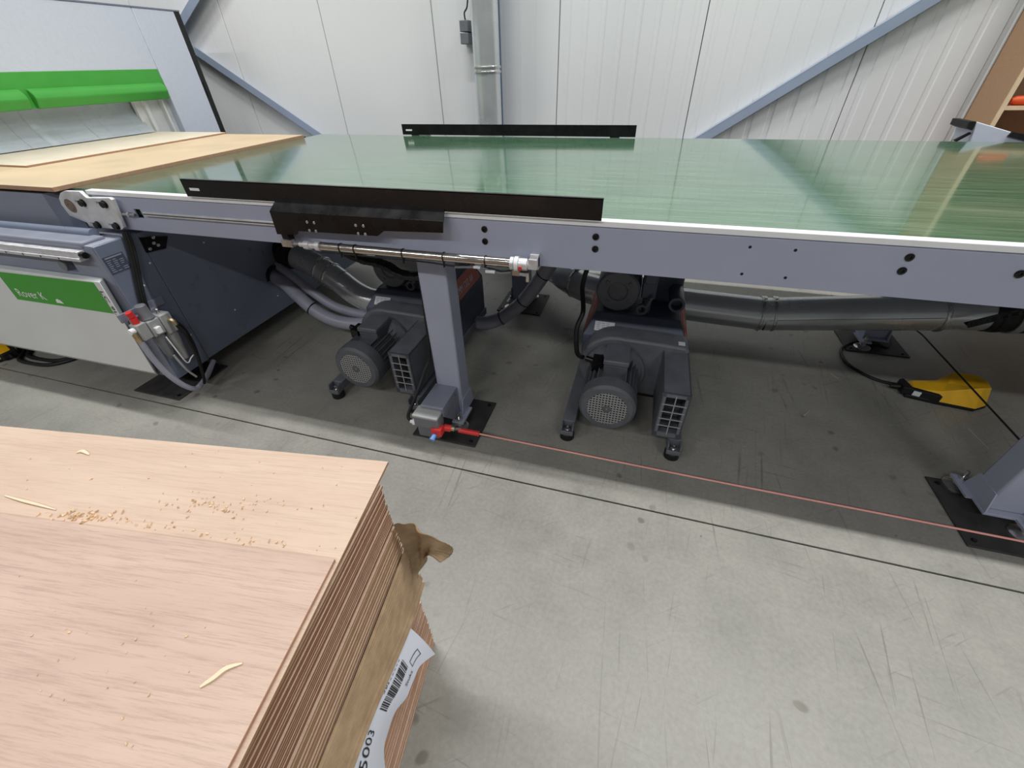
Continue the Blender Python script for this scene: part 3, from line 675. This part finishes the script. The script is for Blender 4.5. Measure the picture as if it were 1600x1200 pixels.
# ================================================================ ROUTER MACHINE
mc = thing('cnc_router', 'grey router machine with green panels, low body and dark side by the belt end', 'machine', (-4.0, 2.1, 0))
XE = -2.30
b = MB(); b.box(-6.5, XE-.01, 1.2, 3.15, .13, .86); lbd = b.build('lower_body', M_midgrey, mc, .006)
b = MB(); b.box(XE-.012, XE, 1.40, 3.14, .135, .858); ep = b.build('end_panel', M_dark, mc, .003)
b = MB(); b.box(XE-.012, XE+.001, 1.198, 1.397, .13, .858); cp = b.build('corner_panel', M_dark, mc, .003)
for q in [(439*.25+0, 0)]: pass
for q in [(318, 379), (234, 411), (225, 446), (367, 484), (298, 523), (434, 462)]:
    p = P(*q, X=XE); MB().lathe(p, (1, 0, 0), [(0, .005), (.002, .005), (.003, .002)], 8).build('rivet', M_white, ep)
# nameplate
b = MB(); b.box(XE+.001, XE+.003, 1.205, 1.295, .728, .806); npt = b.build('nameplate', M_pumpdark, cp)
b = MB()
for i in range(7):
    for j in range(3):
        if random.random() < .8: b.box(XE+.003, XE+.0036, 1.212+.027*j, 1.212+.027*j+.012+.01*random.random(), .735+.0085*i, .738+.0085*i)
b.box(XE+.003, XE+.0036, 1.212, 1.288, .796, .802); b.build('print', M_textg, npt, smooth_=False)
# white front panel with green sign
b = MB(); y0 = 1.15
pts = [(-6.5, .175, y0), (-2.352, .19, y0), (-2.29, .71, y0), (-6.5, .71, y0)]
tr = P(155, 440.5, Y=y0); brr = P(243, 583, Y=y0); to = P(161, 434, Y=1.198); bo = P(248, 586, Y=1.198)
b.add([(-6.5, y0, brr.z-.02), tuple(brr), tuple(tr), (-6.5, y0, tr.z), (-6.5, 1.2, bo.z-.02), tuple(bo), tuple(to), (-6.5, 1.2, to.z)],
      [(0, 1, 2, 3), (4, 7, 6, 5), (1, 5, 6, 2), (3, 2, 6, 7), (0, 4, 5, 1), (0, 3, 7, 4)])
fp = b.build('front_panel', M_panelwhite, mc, .004)
gq = [P(*q, Y=y0) for q in [(-6, 424), (146, 441.5), (178.5, 490), (28, 467.5)]]
b = MB(); b.add([p+V((0, -.0015, 0)) for p in gq]+[p+V((0, .001, 0)) for p in gq], [(0, 1, 2, 3), (4, 7, 6, 5), (0, 4, 5, 1), (1, 5, 6, 2), (2, 6, 7, 3), (3, 7, 4, 0)]); gs = b.build('green_sign', M_green, fp, smooth_=False)
o = P(31, 461.5, Y=y0); e = P(80, 464, Y=y0)
tx = lambda u, v: V((o.x+u, y0-.0022, o.z+v))
text_mesh('Rover K', .062, lambda u, v: V((o.x-.0+u*1.0, y0-.0022, o.z-.002+v)), 'lettering', M_textw, gs)
q = P(92, 470, Y=y0)
b = MB(); b.add([(q.x-.022, y0-.0022, q.z-.012), (q.x+.03, y0-.0022, q.z-.012), (q.x+.02, y0-.0022, q.z+.004), (q.x, y0-.0022, q.z+.012), (q.x-.016, y0-.0022, q.z+.004)], [(0, 1, 2, 3, 4)]); b.build('emblem', M_textw, gs, smooth_=False)
q0 = P(158.5, 454, Y=y0); q1 = P(182, 492, Y=y0)
dz = (q1-q0).normalized()
text_mesh('LC 9L', .042, lambda u, v: V((q0.x, y0-.0015, q0.z))+V((0, 0, -1))*u*1.25+V((1, 0, 0))*(v*.7-.014), 'side_lettering', M_text, fp)
# rail and latch on the body
b = MB(); b.box(-6.5, -2.37, 1.158, 1.2, .80, .815); b.box(-6.5, -2.37, 1.166, 1.2, .815, .842); r = b.build('linear_rail', M_alu, mc, .002)
for k in range(14): MB().cyl((-2.5-.12*k, 1.1575, .8075), (-2.5-.12*k, 1.159, .8075), .005, seg=10).build('rail_screw', M_black, r)
MB().cyl((-2.37, 1.18, .825), (-2.345, 1.18, .825), .014, seg=12).build('rail_stop', M_black, r)
MB().box(-6.5, -2.36, 1.195, 1.3, .845, .875).build('rail_cover', M_midgrey, mc, .008)
q = P(110, 416, Y=1.2); cut(lbd, [(q.x-.03, q.x+.035, 1.15, 1.235, q.z-.025, q.z+.025)]); MB().cyl((q.x-.045, 1.202, q.z), (q.x-.045, 1.194, q.z), .025, seg=16).build('latch', M_mgrey, mc)
# table
b = MB(); b.box(-6.5, -2.69, 1.345, 3.12, .855, 1.03); b.build('table', M_midgrey, mc, .004)
b = MB(); b.add([(-2.69, 1.345, .858), (-2.69, 1.345, 1.03), (-2.62, 1.40, 1.03), (-2.62, 1.40, .858), (-2.69, 3.1, .858), (-2.69, 3.1, 1.03), (-2.62, 3.1, 1.03), (-2.62, 3.1, .858)], [(0, 1, 2, 3), (4, 7, 6, 5), (3, 2, 6, 7), (1, 5, 6, 2), (0, 3, 7, 4)]); b.build('table_end', M_dark, mc)
MB().box(-6.5, -2.60, 1.36, 3.1, 1.03, 1.045).build('seal_frame', M_rubber, mc)
b = MB()
for k in range(40): b.box(-2.60, -2.549, 1.345+.0415*k, 1.368+.0415*k, 1.03, 1.046)
b.build('rack_teeth', M_rubber, mc, smooth_=False)
MB().cyl((-6.5, 1.30, .878), (-2.42, 1.30, .878), .022, seg=14).build('shaft_cover', M_dark, mc)
for x in (-2.5, -4.6):
    for y in (1.33, 2.9): MB().lathe((x, y, .008), (0, 0, 1), [(0, .05), (.02, .05), (.03, .02), (.13, .02)], 18).build('foot', M_plate, mc)
# black bracket with bolts at the end, hoses down the corner
q = [P(*k, X=XE+.004) for k in [(217, 371), (262, 369), (259, 388), (229, 395)]]
b = MB(); b.prism([(p.y, p.z) for p in q], 'x', XE, XE+.006); bk = b.build('belt_bracket', M_black, mc)
for k in [(239, 371), (247, 383), (234, 389), (240, 380)]:
    p = P(*k, X=XE+.006); MB().lathe(p, (1, 0, 0), [(0, .008), (.003, .008), (.005, .004)], 10).build('bolt', M_steel, bk)
for i, dx in enumerate((0, .014, .026)):
    pt = [P(k[0]+i*4, k[1], X=XE+.02+dx*.3) for k in [(192, 362), (200, 385), (206, 410), (212, 440), (219, 470), (226, 488)]]
    h = MB().tube(pt, .007, 8).build('air_hose', M_rubber); tag(h, 'black air hose running down the machine corner beside the nameplate', 'hose', 'black air hoses on the machine corner')
# hood
XH = -4.0
MB().box(-5.6, XH-.012, .8, 3.62, 1.31, 1.86).build('hood_core', M_hood, mc)
MB().box(XH-.012, XH, .8, 3.258, 1.488, 1.866).build('hood_front', M_hood, mc, .003)
MB().box(XH-.35, XH, 3.262, 3.622, .30, 1.866).build('hood_side_column', M_hood, mc, .004)
MB().box(-5.6, XH-.004, 3.622, 3.68, .30, 1.874).build('black_edge', M_rubber, mc, .003)
MB().box(XH-.006, XH+.001, 3.64, 3.675, 1.28, 1.39).build('edge_recess', M_rubber, mc)
MB().box(-5.6, XH+.003, .8, 3.68, 1.867, 1.876).build('hood_top', M_dark, mc)
MB().box(-5.6, -4.4, .8, 3.26, 1.08, 1.31).build('inner_housing', M_hood, mc)
b = MB(); b.box(XH-.09, XH-.06, 2.97, 3.262, 1.0, 1.31); b.box(XH-.06, XH-.03, 3.03, 3.06, 1.0, 1.31); b.box(XH-.06, XH-.02, 3.18, 3.20, 1.0, 1.31); b.build('opening_jamb', M_panelwhite, mc, .003)
b = MB(); b.prism([(XH-.01, 1.49), (XH+.004, 1.49), (XH+.014, 1.395), (XH+.014, 1.296), (XH-.01, 1.296)], 'y', .8, 3.248); gb = b.build('green_band', M_greenlip, mc, .003)
for (ya, yb) in ((.8, 2.225), (2.265, 3.216)):
    b = MB(); b.prism([(XH+.012, 1.404), (XH+.034, 1.395), (XH+.058, 1.372), (XH+.065, 1.345), (XH+.04, 1.293), (XH+.012, 1.290)], 'y', ya, yb); b.build('green_lip', M_greenlip, gb, .006)
yy = .9; k = 0
while yy < 2.92:
    w = .1092; ph = random.uniform(-.0015, .0015); X_ = XH-.10
    def st(u, v, yy=yy, X_=X_, ph=ph): return V((X_-.02+.13*v**2.6+ph*v, yy+w*u, 1.32-.241*v+.010*math.sin(v*3)*v))
    MB().grid(st, 3, 14).build('curtain_strip', M_curt, mc); yy += .11; k += 1
# machine floor plate
t = thing('floor_plate', 'dark steel floor plate under the corner of the white machine body', 'plate', (-2.5, 1.3, 0))
MB().box(-2.677, -2.335, 1.155, 1.50, 0, .0085).build('plate', M_plate, t, .002)
MB().lathe((-2.365, 1.185, .008), (0, 0, 1), [(0, .009), (.005, .009)], 10).build('bolt', M_black, t)
# boards lying on the table
b = MB(); b.box(-6.0, -2.553, 1.325, 3.02, 1.046, 1.065)
mdf = b.build('mdf_board', M_mdf, None, .0015); tag(mdf, 'brown MDF board lying on the machine table next to the green belt', 'board')
mdf.data.materials.append(M_mdfe)
for p_ in mdf.data.polygons:
    if abs(p_.normal.z) < .5: p_.material_index = 1
b = MB(); b.box(-6.0, -3.295, 1.66, 3.03, 1.0652, 1.0752)
pb = b.build('pale_board', M_pale, None, .001); tag(pb, 'pale thin panel lying on the brown board under the curtain', 'board')
pb.data.materials.append(M_mdfe)
for p_ in pb.data.polygons:
    if abs(p_.normal.z) < .5: p_.material_index = 1

# ---- air service unit
au = thing('air_service_unit', 'grey air filter regulator unit with red valve on the machine corner', 'regulator', (-2.24, 1.2, .2))
XU = -2.24
def mod(y0, y1, z0, z1, d=.035): return MB().box(XU-d, XU+d, y0, y1, z0, z1)
m1 = mod(1.122, 1.168, .43, .515, .026).build('valve_body', M_lgrey, au, .005)
b = MB(); b.cyl((XU, 1.145, .515), (XU, 1.145, .545), .016, seg=16); b.cyl((XU, 1.145, .55), (XU, 1.14, .575), .015, seg=16); b.build('red_knob', M_red, m1)
m2 = mod(1.17, 1.228, .425, .51, .032).build('regulator_body', M_lgrey, au, .006)
b = MB(); b.lathe((XU, 1.2, .51), (0, 0, 1), [(0, .031), (.008, .031), (.012, .028), (.07, .024), (.074, .02)], 24); b.build('regulator_knob', M_mgrey, m2)
b = MB(); b.box(XU+.03, XU+.05, 1.18, 1.205, .44, .475); b.build('gauge', M_white, m2, .003)
m3 = mod(1.23, 1.285, .405, .512, .034).build('filter_body', M_lgrey, au, .006)
b = MB(); b.lathe((XU, 1.257, .512), (0, 0, 1), [(0, .01), (.008, .01), (.008, .006), (.018, .006), (.02, .009), (.026, .006)], 14); b.build('fill_screw', M_steel, m3)
b = MB(); b.lathe((XU, 1.199, .425), (0, 0, -1), [(0, .027), (.05, .026), (.11, .02), (.14, .012), (.15, .004)], 18); b.build('bowl', M_mgrey, au)
b = MB(); b.lathe((XU, 1.257, .405), (0, 0, -1), [(0, .029), (.05, .028), (.09, .022), (.13, .02), (.16, .016), (.165, .005)], 18); b.build('bowl', M_lgrey, au)
MB().box(XU-.06, XU-.03, 1.15, 1.28, .49, .53).build('wall_bracket', M_midgrey, au, .003)
b = MB(); b.tube([(XU+.034, 1.262, .475), (XU+.05, 1.262, .478), (XU+.062, 1.264, .47), (XU+.064, 1.266, .45)], .009, 10); b.build('elbow_fitting', M_brass, au)
MB().tube([(XU+.064, 1.266, .45), (XU+.07, 1.275, .36), (XU+.06, 1.275, .24), (XU+.02, 1.27, .10), (XU, 1.268, .06)], .008, 8).build('black_line', M_rubber, au)
b = MB(); b.cyl((XU, 1.12, .49), (XU, 1.098, .49), .014, seg=12); b.build('inlet_cap', M_white, au)
b = MB(); b.tube([(XU, 1.11, .48), (XU+.002, 1.11, .455), (XU+.002, 1.115, .42)], .012, 12); b.build('brass_fitting', M_brass, au)
MB().tube([(XU+.002, 1.115, .43), (XU, 1.118, .33), (XU, 1.135, .22), (XU, 1.17, .12), (XU, 1.21, .065), (XU-.01, 1.26, .06), (XU-.03, 1.33, .075), (XU-.07, 1.42, .10)], .014, 12).build('supply_hose', M_hose, au)
MB().tube([(XU+.04, 1.205, .41), (XU+.045, 1.21, .33), (XU+.04, 1.222, .25), (XU+.04, 1.235, .235), (XU+.045, 1.25, .25), (XU+.05, 1.27, .262)], .003, 6).build('white_line', M_white, au)
MB().tube([(XU+.02, 1.20, .30), (XU+.02, 1.215, .2), (XU+.02, 1.24, .13)], .006, 6).build('drain_tube', M_lgrey, au)
MB().tube([(XU, 1.29, .46), (XU+.01, 1.32, .40), (XU+.01, 1.325, .3), (XU+.0, 1.31, .18), (XU-.0, 1.29, .13)], .006, 8).build('black_line', M_rubber, au)
b = MB(); b.box(-2.30, -2.29, 1.12, 1.34, .52, .56); b.build('mounting_plate', M_midgrey, au)

# cables and pedal at the left under the machine
def pedal(name, label, c, ang, sc=1, group=None):
    t = thing(name, label, 'foot pedal', (c[0], c[1], 0), group)
    R_ = Matrix.Rotation(ang, 3, 'Z'); T = lambda x, y, z: V(c)+R_@V((x*sc, y*sc, z*sc))
    def part(nm, f, m, bv):
        b = MB(); f(b); b.v = [T(*v) for v in b.v]; return b.build(nm, m, t, bv)
    part('base', lambda b: b.prism([(-.15, -.06), (-.03, -.078), (.10, -.085), (.16, -.04), (.17, .03), (.14, .075), (.02, .08), (-.03, .06), (-.14, .045)], 'z', 0.001, .018), M_rubber, .003)
    def shell(b):
        pr = [(-.135, -.055), (-.03, -.075), (.10, -.085), (.155, -.042), (.165, .03), (.135, .075), (.02, .078), (-.03, .058), (-.13, .04)]
        pt = [(-.12, -.038), (-.03, -.05), (.09, -.06), (.135, -.03), (.142, .025), (.115, .055), (.03, .06), (-.02, .042), (-.115, .028)]
        h = [.045, .058, .115, .105, .105, .112, .105, .06, .046]
        n = len(pr); b.add([(*p, .018) for p in pr]+[(*p, z) for p, z in zip(pt, h)]+[(.0, 0, .075)], [[i, (i+1) % n, n+(i+1) % n, n+i] for i in range(n)]+[[n+i, n+(i+1) % n, 2*n] for i in range(n)])
    part('yellow_shell', shell, M_yellow, .004)
    part('black_nose', lambda b: b.prism([(-.165, -.05), (-.03, -.08), (-.035, -.06), (-.13, -.035), (-.145, .03), (-.165, .02)], 'z', .012, .05), M_rubber, .002)
    part('nose_label', lambda b: b.obox((-.115, -.0635, .033), (1, -.22, 0), (.22, 1, 0), (0, 0, 1), .014, .0012, .012), M_stick, 0)
    part('cable_boot', lambda b: b.cyl((-.155, -.015, .03), (-.20, -.012, .022), .013, .008, 12), M_rubber, 0)
    return t
pc_ = P(1470, 612, Z=.03)
pedal('foot_pedal', 'yellow and black foot pedal lying on the floor under the belt', (pc_.x, pc_.y, 0), math.radians(-4), 1.12)
cable = [P(*q, Z=.012) for q in [(1404, 601), (1375, 595), (1345, 582), (1322, 566), (1314, 548), (1324, 538), (1345, 534), (1370, 538), (1386, 543), (1390, 532), (1384, 518), (1370, 512)]]
ca = MB().tube(cable, .0085, 8).build('pedal_cable', M_rubber); tag(ca, 'black cable of the yellow foot pedal curling over the floor by the duct', 'cable')
lp = P(-18, 556, Z=.02)
pedal('foot_pedal', 'yellow foot pedal half hidden under the white machine body', (lp.x, lp.y+.05, 0), math.radians(170), 1.0)
for i, off in enumerate((0, .05)):
    pts = [P(*q, Z=.012)+V((0, off, 0)) for q in [(15, 552), (38, 548), (30, 562), (50, 568), (75, 570), (105, 564), (130, 555)]]
    h = MB().tube(pts, .012, 8).build('floor_cable', M_rubber); tag(h, 'black cable lying on the floor under the white machine body', 'cable', 'black cables under the machine')

# ================================================================ BACKGROUND RIGHT
sh = thing('shelf_unit', 'open chipboard shelf unit standing against the panelled wall', 'shelf', (2.9, 4.0, 0))
MB().box(2.03, 2.048, 3.795, 4.11, 0, 2.4).build('side_panel', M_chip, sh)
MB().box(2.028, 2.050, 3.785, 3.796, 0, 2.4).build('edge_band', M_chipedge, sh)
MB().box(3.8, 3.818, 3.79, 4.11, 0, 2.4).build('side_panel', M_chip, sh)
MB().box(2.03, 3.818, 4.105, 4.113, 0, 2.4).build('back_panel', M_chip, sh)
for z in (.1, .5, .84, 1.165, 1.52, 1.9, 2.382):
    s_ = MB().box(2.048, 3.8, 3.80, 4.105, z-.018, z).build('shelf_board', M_chip, sh); MB().box(2.048, 3.8, 3.79, 3.801, z-.019, z+.001).build('edge_band', M_chipedge, s_)
ot = thing('orange_tool', 'orange plastic tool lying on the shelf board', 'tool', (2.16, 3.9, 1.165))
b = MB(); b.lathe((2.10, 3.87, 1.19), (1, .05, 0), [(0, .012), (.02, .024), (.08, .026), (.12, .018), (.16, .016)], 14); b.build('handle', mat('orange_plastic', srgb(232, 92, 40), .45), ot)
MB().cyl((2.26, 3.878, 1.19), (2.42, 3.886, 1.176), .01, seg=10).build('blade', M_steel, ot)
gc = thing('grey_cover', 'blue-grey sheet metal cover with black end blocks behind the belt', 'machine cover', (2.2, 3.5, .9))
q = [P(*k, Y=3.42) for k in [(1526, 190), (1610, 215), (1610, 260), (1506, 260)]]
b = MB(); b.prism([(p.x, p.z) for p in q], 'y', 3.42, 3.62); b.build('cover', M_hood, gc, .004)
MB().box(q[3].x+.02, q[3].x+.5, 3.44, 3.6, 0, q[3].z+.01).build('pedestal', M_midgrey, gc)
q = [P(*k, Y=3.415) for k in [(1515, 190), (1526, 190), (1519, 204), (1510, 200)]]; b = MB(); b.prism([(p.x, p.z) for p in q], 'y', 3.415, 3.6); b.build('end_block', M_rubber, gc)
q = [P(*k, Y=3.415) for k in [(1581, 206), (1612, 212), (1612, 223), (1574, 213)]]; b = MB(); b.prism([(p.x, p.z) for p in q], 'y', 3.41, 3.5); b.build('end_block', M_rubber, gc)
q = [P(*k, Y=3.43) for k in [(1492, 219), (1517, 207), (1517, 209.5), (1494, 222)]]; b = MB(); b.prism([(p.x, p.z) for p in q], 'y', 3.43, 3.45); b.build('strut', M_rubber, gc)

# ================================================================ PLYWOOD STACK
T = .0065
def sheet_mesh(name, face, edge, t=T, lx=2.44, ly=1.22):
    b = MB(); b.box(-lx, 0, -ly, 0, 0, t); me = bpy.data.meshes.new(name); me.from_pydata(b.v, [], b.f)
    me.materials.append(face); me.materials.append(edge)
    for p in me.polygons: p.material_index = 0 if abs(p.normal.z) > .5 else 1
    me.update(); return me
ME = [sheet_mesh('plywood_sheet_low', M_plytop2, M_edge_pink, T-.0007), sheet_mesh('plywood_sheet_mid', M_plytop2, M_edge_beige, T-.0007), sheet_mesh('plywood_sheet_up', M_plytop2, M_edge_dark, T-.0012)]
GR = [('pink-edged plywood sheet low in the stack beside the paper slip', 'plywood sheets at the bottom of the stack'),
      ('plywood sheet hidden behind the cardboard of the stack', 'plywood sheets behind the cardboard'),
      ('beige-edged plywood sheet of the band just above the cardboard', 'plywood sheets just above the cardboard'),
      ('red-brown edged plywood sheet high in the stack under the top sheets', 'plywood sheets under the top of the stack')]
C2 = V((-.421, .425)); A0 = math.radians(7.2)
z = 0; i = 0
while z+T < .7938:
    zone = 0 if z < .30 else (1 if z < .548 else (2 if z < .645 else 3))
    o = bpy.data.objects.new('plywood_sheet', ME[(0, 1, 1, 2)[zone]]); COL.objects.link(o)
    j = random.uniform(-.0011, .0011) + (.004 if zone == 2 else 0)
    if i and random.random() < .06: j += random.choice((-.004, .003))
    o.location = (C2.x+j, C2.y+random.uniform(-.004, .004), z); o.rotation_euler = (0, 0, A0+random.uniform(-.0012, .0012))
    o.scale.z = random.uniform(.82, 1.0); tag(o, GR[zone][0], 'plywood', GR[zone][1]); z += T; i += 1
zt = z
s2 = MB().box(-2.44, 0, -1.22, 0, 0, .8-zt-.0002)
def topsheet(corner, ang, z0, z1, face, edge, label, notch=False):
    b = MB(); b.box(-2.44, 0, -1.22, 0, 0, z1-z0); o = b.build('plywood_sheet', face, None, .0006, smooth_=False); o.data.materials.append(edge)
    for p in o.data.polygons:
        if abs(p.normal.z) < .5: p.material_index = 1
    o.location = (corner[0], corner[1], z0); o.rotation_euler = (0, 0, ang); tag(o, label, 'plywood'); return o
topsheet((-.429, .478), math.radians(8.6), zt, .7995, M_plytop2, M_edge_beige, 'tan plywood sheet second from the top, reaching furthest over the stack edge')
topsheet((-.402, .259), math.radians(8.0), .7997, .806, M_plytop, M_edge_pink, 'pinkish plywood sheet lying on the very top of the stack')

def face(u, z, out=0):     # right face of the stack: u metres from its rear corner towards the viewer
    return V((C2.x+u*math.sin(A0)+out*math.cos(A0), C2.y-u*math.cos(A0)+out*math.sin(A0), z))
def PF(q, out):
    A = face(0, 0, out); d = V((math.sin(A0), -math.cos(A0), 0)); n = V((math.cos(A0), math.sin(A0), 0))
    r = RT*(q[0]-800)+UP*(600-q[1])+_f*FPX; t = n.dot(V((A.x, A.y, 0)))/n.dot(r); return r*t+V((0, 0, CAMH))
# corrugated cardboard with a torn end
cb = thing('cardboard_sheet', 'torn corrugated cardboard wrapped on the side of the plywood stack', 'cardboard', tuple(face(0, .3)))
up_px = [(640, 978), (632, 998), (620, 1025), (604, 1062), (588, 1100), (576, 1130), (563, 1165), (545, 1215)]
_ub = [((-(PF(q, .017).y-C2.y)/math.cos(A0)), PF(q, .017).z) for q in up_px]
def zbot(u):
    return float(np.interp(u, [a for a, b in _ub], [b for a, b in _ub]))
def cbf(u, v):
    uu = -.02+.86*u; zb_ = zbot(uu); zz = zb_+(.552-zb_)*v
    out = .006+.0062*abs(math.sin(math.pi*v*15))+.002*math.sin(uu*9)+.012*max(0, 1-v*7)
    uu += .006*math.sin(v*31)*max(0, 1-u*22)
    return face(uu, zz, out)
MB().grid(cbf, 60, 180).build('corrugated_face', M_card, cb, solid=.001, angle=80)
FR = [[(613, 821, .006), (624, 846, .006), (634, 872, .007), (644, 900, .008)],
      [(628, 817, .03), (640, 838, .028), (650, 862, .02), (655, 892, .012)],
      [(646, 822, .05), (658, 836, .06), (663, 858, .05), (664, 880, .03)],
      [(662, 836, .07), (680, 846, .085), (676, 860, .075), (667, 868, .06)],
      [(694, 849, .10), (706, 857, .11), (703, 868, .10), (688, 879, .09)]]
FR = [[PF(q[:2], q[2]) for q in r] for r in FR]
FR = [smooth(r, 16) for r in FR]
FC = [smooth([r[k] for r in FR], 7) for k in range(len(FR[0]))]
def flap(u, v):
    k = min(len(FC)-1, int(round(v*(len(FC)-1)))); i = min(len(FC[0])-1, int(round(u*(len(FC[0])-1)))); p = FC[k][i]
    ins = math.sin(math.pi*u)
    return p+V((.8, .5, .3))*(.0035*abs(math.sin(math.pi*v*9))**.6)+V((.3, .9, .2))*(.004*math.sin(u*17+v*6))*ins
MB().grid(flap, 28, 48).build('torn_flap', M_card, cb, solid=.0012, angle=80)
# paper slip
pp = thing('paper_slip', 'white printed paper slip hanging from under the cardboard', 'paper', tuple(face(.1, .2)))
lo_px = [(680, 1022), (657, 1040), (645, 1066), (635, 1090), (618, 1112), (607, 1142), (600, 1172), (604, 1215)]
UPP = smooth([face(a, b_+.004, .006) for a, b_ in _ub], 5); LOW = smooth([PF(q, .008+(.05, .035, .03, .025, .016, .012, .012, .012)[k]) for k, q in enumerate(lo_px)], 5)
def pap(u, v, out=0):
    k = min(len(UPP)-1.0001, max(0, u*(len(UPP)-1))); i = int(k); f = k-i
    a = UPP[i].lerp(UPP[i+1], f); c = LOW[i].lerp(LOW[i+1], f)
    n = V((math.cos(A0), math.sin(A0), .15)); return a.lerp(c, v)+n*(.006*math.sin(math.pi*v)+out)
sl = MB().grid(lambda u, v: pap(u, v), 35, 8).build('sheet', M_paper, pp)
b = MB(); x = .26; random.seed(3)
while x < .60:
    w = random.choice((.004, .006, .01)); b.grid(lambda a, c, x=x, w=w: pap(x+w*a, .30+.26*c, .0012), 1, 3); x += w+random.choice((.004, .006, .009))
b.build('barcode', M_text, sl, smooth_=False)
text_mesh('Stuks', .06, lambda u, v: pap(.37-u*1.0, .80-v*2.2, .0014), 'print_line', M_text, sl)
text_mesh('5003', .11, lambda u, v: pap(.97-u*1.0, .40-v*2.3, .0014), 'print_line', M_text, sl)
text_mesh('101', .05, lambda u, v: pap(.50-u, .22-v*2, .0014), 'print_line', M_text, sl)
text_mesh('Afmeting', .035, lambda u, v: pap(.42-u, .34-v*2, .0014), 'print_line', M_textg, sl) if False else None
b = MB()
for (a0, a1, v0, v1) in ((.10, .22, .54, .56), (.10, .22, .70, .72), (.10, .104, .54, .72), (.218, .222, .54, .72)): b.grid(lambda a, c: pap(a0+(a1-a0)*a, v0+(v1-v0)*c, .0014), 4, 1)
b.build('print_frame', M_text, sl, smooth_=False)
b = MB()
for r_ in range(3):
    for c_ in range(8):
        x = .28+.03*c_; b.grid(lambda a, c: pap(x+.016*a, .09+.06*r_+.02*c, .0014), 1, 1)
b.build('print_rows', M_textg, sl, smooth_=False)

# ================================================================ SLIVERS AND CRUMBS
def sliver(pts, w, z, label, cat='wood sliver', grp=None, thick=.0016):
    p = [P(*q, Z=z) for q in pts]; p = smooth(p, 5) if len(p) > 2 else p; n = len(p); b = MB(); vs = []
    for i, q in enumerate(p):
        d = (p[min(i+1, n-1)]-p[max(i-1, 0)]).normalized(); s = V((-d.y, d.x, 0)); t = i/(n-1)
        ww = w*(.25+.75*math.sin(math.pi*min(1, t*.9+.08)))*.5; lift = thick+.002*math.sin(math.pi*t)
        vs += [q+s*ww+V((0, 0, lift)), q-s*ww+V((0, 0, lift)), q-s*ww, q+s*ww]
    fs = []
    for i in range(n-1):
        for k in range(4): fs.append([i*4+k, i*4+(k+1) % 4, (i+1)*4+(k+1) % 4, (i+1)*4+k])
    fs += [[0, 1, 2, 3], [(n-1)*4+k for k in (3, 2, 1, 0)]]
    b.add(vs, fs); o = b.build('wood_sliver', M_sliver); tag(o, label, cat, grp); return o
sliver([(313, 1074), (335, 1060), (355, 1045), (379, 1037)], .0065, .8063, 'flat pale wood sliver lying on the pinkish top sheet near its jagged edge')
sliver([(8, 775), (35, 783), (62, 790), (88, 797)], .0045, .7998, 'long pale wood sliver lying at the seam of the top sheets')
sliver([(120, 708), (130, 706), (140, 711)], .007, .7998, 'short pale chip lying on the tan plywood sheet')
for q in [((1298, 584), (1310, 592)), ((1256, 650), (1265, 642)), ((1527, 578), (1546, 579)), ((1513, 670), (1545, 702)), ((1395, 536), (1405, 530)), ((852, 520), (865, 536)), ((867, 540), (895, 527)), ((880, 513), (903, 515)), ((738, 625), (745, 610)), ((320, 683), (334, 685)), ((1003, 612), (1018, 618))]:
    sliver(q, .004, .0005, 'thin straw-like sliver lying on the concrete floor', grp='slivers on the concrete floor')
b = MB(); random.seed(11)
def crumb(px, py, z, r):
    p = P(px, py, Z=z+r*.5); b.obox(p, (random.random()-.5, random.random()-.5, .2), (random.random()-.5, .6, .1), (0, 0, 1), r, r*.7, r*.6)
for _ in range(70): crumb(random.gauss(340, 50), random.gauss(790, 9), .7998, random.uniform(.0008, .0022))
for _ in range(60): crumb(random.gauss(130, 30), random.gauss(806, 5), .7998, random.uniform(.0008, .003))
for _ in range(40): t_ = random.random(); crumb(120+380*t_+random.gauss(0, 4), 812+52*t_+random.gauss(0, 4)-6, .7998, random.uniform(.0008, .0024))
for _ in range(40): crumb(random.uniform(20, 560), random.uniform(700, 860), .7998, random.uniform(.0006, .0016))
for _ in range(30): crumb(random.uniform(10, 330), random.uniform(880, 1180), .8062, random.uniform(.0006, .0016))
sd = b.build('sawdust', M_crumb, smooth_=False); tag(sd, 'pale sawdust crumbs scattered over the top plywood sheets', 'sawdust', kind='stuff')

for o in list(bpy.data.objects):
    if '_o' in o: del o['_o']
